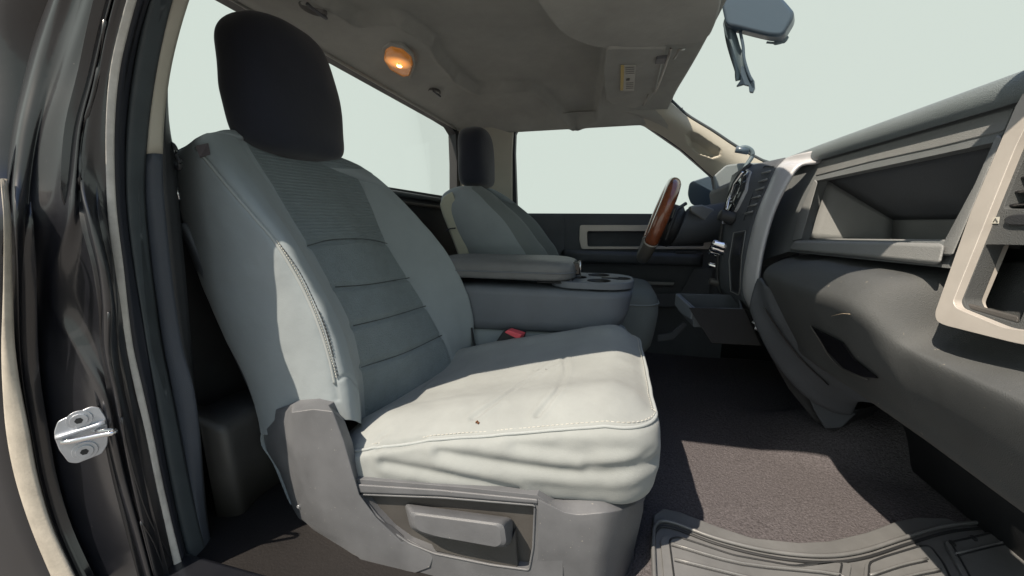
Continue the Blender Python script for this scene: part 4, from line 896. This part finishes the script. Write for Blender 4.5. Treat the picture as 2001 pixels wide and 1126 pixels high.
# silver/champagne bezel with vent, switch and pocket at the door end
def PB(x, y, o=0): return UP(x, y, (.478 - o, -.6, 0), (1, .10, -.17))
bo = [(2001, 178), (1984, 208), (1940, 310), (1896, 415), (1850, 545), (1826, 612), (1829, 628), (1845, 636), (1975, 669), (2030, 680), (2140, 690), (2200, 400), (2190, 110), (2090, 140)]
bi = [(2010, 235), (1985, 285), (1950, 370), (1910, 470), (1862, 590), (1868, 602), (1960, 640), (1985, 644), (2100, 655), (2140, 400), (2130, 170), (2060, 200)]
bo = rounded([PB(*p, .012) for p in bo], [0, 0, 0, 0, 0, .012, .01, .012, .01, 0, .02, .02, .02, .02], 3); bi = rounded([PB(*p, .012) for p in bi], .008, 3)
plate('vent_bezel', bo, [bi], (.035, 0, 0), m_beigetrim, da, bevel=.006, label='champagne silver bezel around the door side air vent')
nb = [(2010, 235), (1985, 285), (1950, 370), (1910, 470), (1862, 590), (1868, 602), (1960, 640), (1985, 644), (2100, 655), (2140, 400), (2130, 170), (2060, 200)]
w1 = [(2004, 300), (1965, 395), (1960, 408), (2080, 410), (2100, 300), (2060, 260)]; w2 = [(1925, 478), (1882, 586), (1890, 604), (1990, 634), (2020, 560), (2030, 480)]
plate('bezel_panel', [PB(*p, .003) for p in nb], [rounded([PB(*p, .003) for p in w1], .004, 3), rounded([PB(*p, .003) for p in w2], .004, 3)], (.02, 0, 0), m_dashg, da, bevel=.002)
P0, P1 = [PB(*p, .0) for p in w2], [PB(*p, -.09) for p in w2]
mk('pocket_lining', P0 + P1, [(i, (i + 1) % 6, 6 + (i + 1) % 6, 6 + i) for i in range(6)] + [(6, 7, 8, 9, 10, 11)], m_dashg, da, smooth=False)
hexa('pocket_ledge', [PB(x, y, .0) for x, y in ((1890, 592), (1992, 618), (1990, 634), (1888, 604))], [PB(x, y, -.04) for x, y in ((1890, 592), (1992, 618), (1990, 634), (1888, 604))], m_valdk, da)
P0, P1 = [PB(*p, .0) for p in w1], [PB(*p, -.07) for p in w1]
mk('vent_duct', P0 + P1, [(i, (i + 1) % 6, 6 + (i + 1) % 6, 6 + i) for i in range(6)] + [(6, 7, 8, 9, 10, 11)], m_black, da, smooth=False)
for i, y in enumerate((318, 346, 374, 400)):
    xl = 2000 - (y - 300) * .42
    hexa('vent_slat', [PB(xl, y, -.002), PB(2090, y - 4, -.002), PB(2090, y + 0, -.002), PB(xl, y + 5, -.002)], [PB(xl, y - 9, -.03), PB(2090, y - 14, -.03), PB(2090, y - 10, -.03), PB(xl, y - 5, -.03)], m_blackg, da, bevel=.0015)
sw = [PB(*p, .008) for p in ((1962, 423), (1985, 418), (2070, 418), (2070, 440), (1975, 441), (1958, 436))]
hexa('switch', rounded(sw, .004, 2), [p + np.array([.012, 0, 0]) for p in rounded(sw, .004, 2)], m_black, da, bevel=.002)
plate('switch_icon', [PB(*p, .0045) for p in ((1939, 425), (1952, 424), (1950, 437), (1938, 437))], [], (.001, 0, 0), m_label, da, bevel=0, smooth=False)
joined('switch_icon_print', [tube_geo([PB(1941, 434, .005), PB(1945, 427, .005), PB(1949, 434, .005)], .0006, 4)], m_print, da)
# silver centre frame strip
def PS(x, y, Y): return U(x, y, Y=Y)
so_ = [(1604, 292), (1603, 313), (1566, 320), (1540, 352), (1512, 410), (1494, 470), (1484, 520), (1480, 560), (1484, 585), (1492, 604)]
si_ = [(1534, 310), (1528, 316), (1516, 330), (1502, 360), (1478, 420), (1462, 480), (1453, 530), (1451, 565), (1456, 585), (1464, 602)]
A = cr([PS(*p, -.095) for p in so_], 5); B = cr([PS(*p, .0) + np.array([-.0, 0, 0]) for p in si_], 5)
G = np.array([[a * (1 - t) + b * t + np.array([-.012, 0, 0]) * math.sin(math.pi * t) for t in np.linspace(0, 1, 10)] for a, b in zip(A, B)])
gridobj('silver_frame', G, m_silv, da, solid=.008, off=1, label='satin silver strip along the centre stack')
# dark side panel right of silver strip is the upper panel; below it the flank over the strut
# centre stack face: dark body tapering left
st0 = [(1534, 308), (1516, 330), (1500, 362), (1478, 420), (1461, 480), (1452, 530), (1450, 565), (1456, 590), (1464, 604)]
st1 = [(1470, 322), (1452, 338), (1436, 362), (1420, 410), (1412, 455), (1406, 500), (1404, 540), (1410, 570), (1440, 602)]
A = cr([PS(*p, .0) for p in st0], 5); B = cr([PS(*p, .17) for p in st1], 5)
G = np.array([[a * (1 - t) + b * t for t in np.linspace(0, 1, 10)] for a, b in zip(A, B)]); gridobj('centre_stack', G, m_dash, da, solid=.01, off=1, label='dark centre stack face')
csb = BVHTree.FromPolygons([tuple(v) for v in G.reshape(-1, 3)], grid_faces(*G.shape[:2]))
st2 = [(1400, 345), (1395, 370), (1392, 410), (1388, 455), (1386, 500), (1390, 540), (1395, 560), (1400, 575), (1420, 600)]
C2 = cr([PS(*p, .30) + np.array([.06, 0, 0]) for p in st2], 5)
G = np.array([[a * (1 - t) + b * t for t in np.linspace(0, 1, 6)] for a, b in zip(B, C2)]); gridobj('stack_flank', G, m_black, da, solid=.01, off=1)
def CSP(px, py, o): p = hit(csb, px, py, o); return p if p is not None else U(px, py, Y=.1)
def csplate(name, pts, o, th, mt, par=None, bevel=.001, rad=.004, **k):
    P = [CSP(*p, o) for p in pts]; nrm_ = CSP(pts[0][0], pts[0][1], o) - CSP(pts[0][0], pts[0][1], o - .01); nrm_ /= np.linalg.norm(nrm_)
    return plate(name, rounded(P, rad, 2), [], nrm_ * -th, mt, par or da, bevel=bevel, **k)
vb = csplate('stack_vent', [(1494, 326), (1514, 326), (1508, 346), (1480, 421), (1454, 432), (1469, 388)], .003, .004, m_black)
for x, y in ((1500, 340), (1494, 356), (1488, 372), (1481, 388), (1474, 404), (1466, 418)):
    a, b = CSP(x - 7, y + 1, .006), CSP(x + 9, y - 4, .006); tube('vent_slat', [a, b], .0035, m_dashl, da, n=6)
sb_ = csplate('screen_bezel', [(1462, 332), (1470, 336), (1462, 372), (1444, 408), (1420, 436), (1410, 436), (1428, 388), (1444, 350)], .006, .006, m_silv, label='silver framed radio screen')
csplate('screen', [(1460, 335), (1467, 339), (1459, 371), (1442, 406), (1421, 432), (1414, 432), (1431, 389), (1446, 353)], .0075, .003, m_screen, bevel=0)
tube('screen_chrome', [CSP(*p, .009) for p in ((1451, 337), (1440, 362), (1428, 392), (1420, 410))], .004, m_chrome, da, n=8)
csplate('lower_pocket', [(1438, 458), (1456, 455), (1449, 500), (1446, 560), (1444, 572), (1432, 566), (1430, 510)], .003, .004, m_black)
pf = [CSP(*p, .004) for p in ((1436, 455), (1460, 451), (1452, 500), (1449, 562), (1446, 576), (1430, 569), (1427, 510))]
tube('pocket_frame', rounded(pf, .004, 2), .0016, m_dashl, da, n=5, closed=True)
csplate('pocket_door', [(1440, 464), (1452, 462), (1448, 500), (1436, 498)], .005, .004, m_navy)
# knobs in profile at the stack's left edge
def knob(px, py, Y, r, d, mt, lab=None):
    c = U(px, py, Y=Y); ax = np.array([-.96, -.1, .25]); ax /= np.linalg.norm(ax); u = np.cross(ax, [0, 1, 0]); u /= np.linalg.norm(u); v = np.cross(ax, u)
    V = []; n = 20
    for s, dd_ in ((1.1, -.4), (1.1, 0), (1.0, .1), (.9, .95), (.75, 1.05), (.05, 1.08)):
        for k in range(n): a = 2 * math.pi * k / n; V.append(c + ax * d * dd_ + r * s * (1 + .04 * (k % 2)) * (u * math.cos(a) + v * math.sin(a)))
    return mk('knob', V, grid_faces(6, n, True) + [tuple(range(5 * n, 6 * n))], mt, da, label=lab)
kc = CSP(1432, 426, .012); knob(*Pj(kc), kc[1], .020, .030, m_black, 'black radio knob')
knob(1410, 480, .10, .013, .028, m_chrome, 'chrome climate knob'); knob(1408, 488, .15, .016, .030, m_chrome, 'chrome climate knob'); knob(1402, 494, .20, .016, .028, m_chrome, 'chrome climate knob')
knob(1396, 520, .19, .010, .02, m_chrome); knob(1398, 552, .18, .012, .02, m_valdk)
# lower strut sweeping down to the floor, and its side
s0 = [(1480, 545), (1490, 604), (1514, 655), (1545, 705), (1585, 752), (1630, 785), (1672, 795)]
s1 = [(1498, 560), (1518, 620), (1560, 680), (1602, 728), (1640, 758), (1670, 775), (1682, 785)]
s2 = [(1464, 602), (1478, 640), (1500, 685), (1535, 735), (1580, 780), (1630, 806), (1664, 812)]
A, B, C3 = [cr([U(*p, Y=y) for p in q], 6) for q, y in ((s1, -.16), (s0, -.125), (s2, -.10))]
D3 = np.array([p + np.array([.03, .05, -.01]) for p in C3]); Z3 = np.array([p + np.array([.05, -.01, .0]) for p in A])
G = np.array([cr([z, a, b, c, d], 4) for z, a, b, c, d in zip(Z3, A, B, C3, D3)]); gridobj('lower_strut', G, m_dash, da, solid=.006, off=1, label='curved dark strut from the dash to the floor')
tube('strut_seam', [p + np.array([-.002, -.002, 0]) for p in cr([U(*p, Y=-.155) for p in ((1494, 600), (1530, 655), (1570, 705), (1620, 752))], 6)], .002, m_blackg, da, n=5)
sd = [(1468, 610), (1500, 690), (1540, 760), (1590, 822), (1625, 841), (1645, 836), (1680, 800), (1630, 800), (1570, 770), (1520, 710)]
sdp = [U(*p, Y=-.06) for p in sd]; plate('strut_side', sdp, [], (.10, .08, -.01), m_black, da, bevel=.004)
bb_ = [U(*p, Y=-.06) for p in ((1590, 770), (1680, 800), (1645, 836), (1610, 838))]
hexa('strut_foot', [U(*p, Y=-.085) for p in ((1572, 756), (1640, 800), (1674, 808), (1644, 836), (1612, 838), (1590, 800))], [U(*p, Y=-.055) for p in ((1572, 756), (1640, 800), (1674, 808), (1644, 836), (1612, 838), (1590, 800))], m_dash, da, bevel=.004)
# dash mass behind everything
hexa('dash_core', [(.70, -.80, .15), (.70, .80, .15), (.95, .80, .15), (.95, -.80, .15)], [(.72, -.80, -.40), (.72, .80, -.40), (.98, .80, -.48), (.98, -.80, -.48)], m_black, da, bevel=0, smooth=False)
# driver side of the dash: cluster hood and end
hexa('cluster_hood', [(.42, .22, .15), (.50, .22, .175), (.50, .76, .165), (.42, .74, .13)], [(.50, .22, -.22), (.70, .22, -.30), (.70, .76, -.30), (.50, .74, -.20)], m_dash, da, bevel=.02)
he = [U(*p, Y=.62) for p in ((1392, 345), (1418, 322), (1450, 318), (1490, 318), (1490, 400), (1400, 410))]
hexa('dash_end', he, [p + np.array([.05, .12, 0]) for p in he], m_top, da, bevel=.01)
# wiring bracket low on the stack
joined('wiring_clip', [tube_geo([U(1470, 628, Y=-.07), U(1478, 634, Y=-.075), U(1484, 648, Y=-.07)], .004, 6), tube_geo([U(1474, 640, Y=-.075), U(1480, 642, Y=-.075)], .007, 6)], m_steel, da)
# embossed mark on the pad end
em = [tube_geo(cr([UP(x, y, (.505, -.6, .18), (.5, 0, 1)) for x, y in q], 4), .0012, 5) for q in (((1983, 178), (1986, 170), (1992, 163), (2001, 158)), ((1990, 176), (1994, 170), (2001, 168)), ((1994, 166), (1998, 172), (2003, 176)))]
joined('embossed_mark', em, m_blackg, da)

# pull-out tray
ty = thing('cup_drawer', 'pull-out drawer open below the centre stack, dark front flap lowered', 'drawer', U(1400, 590, Y=0))
rim = [U(1322, 573, Y=.10), U(1445, 576, Y=.10), U(1452, 603, Y=-.06), U(1352, 602, Y=-.06)]
inner_ = [r * .92 + np.mean(rim, 0) * .08 for r in rim]; bot = [p + np.array([.01, 0, -.055]) for p in inner_]
mk('tray', rim + inner_ + bot + [r + np.array([.008, 0, -.06]) for r in rim], [(0, 1, 5, 4), (1, 2, 6, 5), (2, 3, 7, 6), (3, 0, 4, 7), (4, 5, 9, 8), (5, 6, 10, 9), (6, 7, 11, 10), (7, 4, 8, 11), (8, 9, 10, 11), (0, 12, 13, 1), (1, 13, 14, 2), (2, 14, 15, 3), (3, 15, 12, 0), (12, 15, 14, 13)], m_dash, ty, smooth=False, bevel=.003)
flap = [U(1345, 601, Y=-.062), U(1455, 604, Y=-.062), U(1487, 676, Y=-.10), U(1390, 671, Y=-.10)]
hexa('flap', flap, [p + np.array([.008, .01, -.003]) for p in flap], m_carpetdk, ty, bevel=.002)
fr = [U(1320, 574, Y=.09), U(1352, 603, Y=-.065), U(1350, 625, Y=-.06), U(1330, 612, Y=.0), U(1318, 596, Y=.08)]
hexa('front_edge', fr, [p + np.array([.014, .01, 0]) for p in fr], m_cons, ty, bevel=.003)

hexa('kick_panel', [(.25, .76, -.12), (1.3, .76, -.12), (1.3, .76, -.75), (.25, .76, -.75)], [(.25, .80, -.12), (1.3, .80, -.12), (1.3, .80, -.75), (.25, .80, -.75)], m_black, da, bevel=0)
# lower wall between drawer and floor, pedals area
tb = thing('toe_board', 'black lower bulkhead under the dash', 'bulkhead', (.9, 0, -.5))
hexa('board', [(.86, -.80, -.38), (.86, .78, -.38), (.80, .78, -.66), (.80, -.80, -.66)], [(.9, -.80, -.38), (.9, .78, -.38), (.9, .78, -.66), (.9, -.80, -.66)], m_black, tb, bevel=0)
hexa('brace', [U(*p, Y=.30) for p in ((1285, 655), (1312, 650), (1335, 628), (1342, 636), (1318, 664), (1285, 668))], [U(*p, Y=.33) for p in ((1285, 655), (1312, 650), (1335, 628), (1342, 636), (1318, 664), (1285, 668))], m_dash, tb)
sh_ = [(1290, 705), (1470, 715), (1490, 690), (1478, 640), (1500, 680), (1520, 735), (1290, 735)]

# ================================================================== STEERING WHEEL
sw_ = thing('steering_wheel', 'steering wheel with varnished red brown wood rim and grey lower grip', 'steering wheel', (.17, .40, 0))
cw = (U(1316, 360, Y=.40) + U(1256, 503, Y=.40)) / 2; up_ = U(1316, 360, Y=.40) - U(1256, 503, Y=.40); Rm = np.linalg.norm(up_) / 2 ; up_ /= np.linalg.norm(up_)
vd = cw - CAM; vd /= np.linalg.norm(vd); side = vd - up_ * np.dot(vd, up_); side /= np.linalg.norm(side)
ca, sa = math.cos(.05), math.sin(.05); nn_ = np.cross(up_, side); side2 = side * ca + nn_ * sa
def ringp(a0, a1, n): return [cw + Rm * (up_ * math.cos(a) + side2 * math.sin(a)) for a in np.linspace(a0, a1, n)]
g0 = math.radians(122)
V, Fc = tube_geo(ringp(-g0, g0, 80), .0265, 16, up=nn_); mk('wood_rim', V, Fc, m_wood, sw_)
V, Fc = tube_geo(ringp(g0 + .03, 2 * math.pi - g0 - .03, 40), .0255, 16, up=nn_); mk('lower_grip', V, Fc, m_grip, sw_)
for s in (1, -1):
    P = ringp(s * g0, s * (g0 + .03), 3); V, Fc = tube_geo(P, .0272, 16, up=nn_); mk('trim_ring', V, Fc, m_beigetrim, sw_)
hubc = cw + nn_ * (.05 if nn_[0] > 0 else -.05); ax = nn_ if nn_[0] > 0 else -nn_
loops = [[hubc + ax * d + r * (up_ * math.cos(a) + side2 * math.sin(a)) for a in np.linspace(0, 2 * math.pi, 24, endpoint=False)] for r, d in ((.02, -.035), (.06, -.032), (.085, -.015), (.085, .02), (.06, .04))]
stack_loops('hub', loops, m_black, sw_)
for a in (math.radians(80), math.radians(-80), math.radians(180)):
    e = cw + Rm * (up_ * math.cos(a) + side2 * math.sin(a)); tube('spoke', [hubc, (hubc + e) / 2 + ax * .01, e], .016, m_black, sw_, n=8, flat=.5)
sc2 = thing('steering_column', 'dark steering column shroud behind the wheel', 'steering column', (.35, .42, 0))
c0, c1_ = hubc + ax * .03, U(1415, 425, Y=.44) + np.array([.1, 0, 0])
loops = [[c0 * (1 - t) + c1_ * t + up_ * math.cos(a) * r * 1.05 + side2 * math.sin(a) * r for a in np.linspace(0, 2 * math.pi, 20, endpoint=False)] for t, r in ((0, .06), (.02, .075), (.5, .08), (1, .075))]
stack_loops('shroud', loops, m_dash, sc2, bevel=.004)
stt = [U(1350, 402, Y=.30), U(1372, 400, Y=.33), U(1404, 412, Y=.36), U(1404, 440, Y=.36), U(1376, 432, Y=.33), U(1350, 414, Y=.30)]
hexa('collar', stt, [p + np.array([.01, .12, 0]) for p in stt], m_dashl, sc2, bevel=.008)
tube('stalk', [U(1340, 398, Y=.34), U(1322, 410, Y=.30), U(1300, 470, Y=.26)], .007, m_black, sc2, n=8)

# windscreen pillar sensor / cable at far dash corner
cb = thing('dash_cable', 'dark clip and cable where the far pillar meets the dash', 'cable', U(1450, 295, Y=.6))
tube('cable', cr([U(*p, Y=.58) for p in ((1440, 293), (1455, 288), (1468, 294), (1470, 305), (1462, 318), (1455, 330))], 5), .009, m_strap, cb)
tube('clip', [U(1438, 292, Y=.58), U(1462, 296, Y=.58)], .014, m_mirror, cb)

# ================================================================== FLOOR MAT
mt_ = thing('floor_mat', 'grey rubber floor mat with ribbed raised panels by the open door', 'floor mat', (.5, -.6, -.67))
def FM(x, y, z=-.662): return U(x, y, Z=z)
mo = [(1275, 1180), (1272, 1060), (1277, 1005), (1296, 992), (1330, 1000), (1400, 1027), (1470, 1050), (1560, 1059), (1620, 1056), (1690, 1040), (1750, 1018), (1790, 1010), (1850, 1012), (1880, 1022), (1990, 1018), (2080, 1030), (2200, 1100), (2260, 1300), (1800, 1500), (1300, 1400)]
plate('mat_base', [FM(*p) for p in mo], [], (0, 0, -.012), m_mat, mt_, bevel=.004)
lip = cr([FM(*p, -.656) for p in [(1280, 1150), (1277, 1060), (1282, 1025), (1310, 1020), (1400, 1052), (1500, 1076), (1600, 1086), (1680, 1078), (1770, 1050), (1860, 1026), (1990, 1018), (2050, 1022)]], 6)
tube('rim_ridge', lip, .004, m_mat, mt_, n=8)
tube('rim_groove', [p + np.array([.0, -.012, -.004]) for p in lip], .003, m_matdk, mt_, n=6)
for q in [[(1300, 1150), (1290, 1050), (1310, 1045), (1430, 1085), (1560, 1108), (1640, 1098), (1665, 1100), (1655, 1160)], [(1685, 1160), (1690, 1100), (1720, 1088), (1800, 1064), (1822, 1064), (1850, 1100), (1880, 1160)], [(1845, 1058), (1990, 1025), (2080, 1040), (2100, 1160), (1900, 1160)]]:
    P = [FM(*p, -.654) for p in q]; c_ = np.mean(P, 0)
    plate('raised_panel', rounded(P, .01, 3), [], (0, 0, -.008), m_mat, mt_, bevel=.003)
    tube('panel_groove', rounded([c_ + (p - c_) * .9 + np.array([0, 0, .001]) for p in P], .01, 3), .0018, m_matdk, mt_, n=5, closed=True)
for q in [[(1212 + 100, 1062), (1450, 1100), (1640, 1122), (1636, 1150)], [(1318, 1092), (1440, 1122), (1560, 1150)], [(1700, 1124), (1760, 1104), (1812, 1092)], [(1712, 1144), (1780, 1124), (1838, 1112)], [(1868, 1082), (1960, 1060), (2060, 1048)]]:
    tube('rib', cr([FM(*p, -.6535) for p in q], 4), .0026, m_mat, mt_, n=6); tube('rib_groove', cr([FM(x, y + 5, -.6538) for x, y in q], 4), .0015, m_matdk, mt_, n=5)
for x, y in ((1861, 1062), (1903, 1052), (1946, 1041)): box('stud', FM(x, y, -.652), (.003, .006, .003), m_matdk, mt_, bevel=.001)

# ================================================================== REAR FLOOR BIN, BELT
rc = thing('rear_floor_cover', 'black plastic floor cover behind and beside the passenger seat base, sill shade in its colour', 'floor cover', (-.9, -.3, -.68))
G = np.array([[(x, y, -.722 + .003 * noise.noise(Vector((x * 8, y * 8, 0)))) for x in np.linspace(-1.2, .06, 40)] for y in np.linspace(-.80, .2, 50)])
gridobj('cover', G, m_carpetdk, rc, solid=.006)
rb = thing('storage_bin', 'black moulded storage bin behind the passenger seat', 'storage bin', (-.95, -.5, -.68))
pts = [(385, 812), (400, 820), (430, 822), (460, 815), (500, 800), (540, 790)]
top_ = [U(x, y, X=-.93 + .05 * i / 5) for i, (x, y) in enumerate(pts)]; T3 = cr(top_, 5)
rows = [[p + np.array([-.12, .05, .012]) for p in T3], [p + np.array([-.02, 0.005, .006]) for p in T3], T3, [p + np.array([.01, -.004, -.02]) for p in T3], [p + np.array([.012, -.004, -.10]) for p in T3], [np.array([p[0] + .015, p[1], -.72]) for p in T3]]
G = np.array([[p + np.array([.03, -.02, 0]) * math.exp(-((j - 11) / 5) ** 2) for j, p in enumerate(r)] for r in rows]); gridobj('front_wall', G, m_valdk, rb, solid=.008, off=1)
sbt = thing('seat_belt', 'black shoulder belt hanging down beside the pillar trim', 'seat belt', U(345, 350, Y=-.68))
A = cr([U(*p, Y=-.69) for p in ((326, 200), (330, 260), (333, 300), (335, 360), (345, 450), (350, 560), (360, 700), (368, 800))], 5); B = cr([U(*p, Y=-.66) for p in ((327, 205), (334, 262), (343, 310), (350, 380), (354, 450), (364, 560), (374, 700), (382, 800))], 5)
gridobj('webbing', np.array([[a * (1 - t) + b * t for t in np.linspace(0, 1, 4)] for a, b in zip(A, B)]), m_black, sbt, solid=.003)
tube('guide_loop', cr([U(*p, Y=-.68) for p in ((334, 282), (342, 290), (345, 305), (352, 318), (350, 330), (340, 322), (333, 310))], 4, True), .0045, m_black, sbt, n=8, closed=True)
tube('metal_tongue', [U(344, 366, Y=-.685), U(350, 390, Y=-.685)], .0025, m_chrome, sbt, n=6)
print('objects', len(bpy.data.objects))
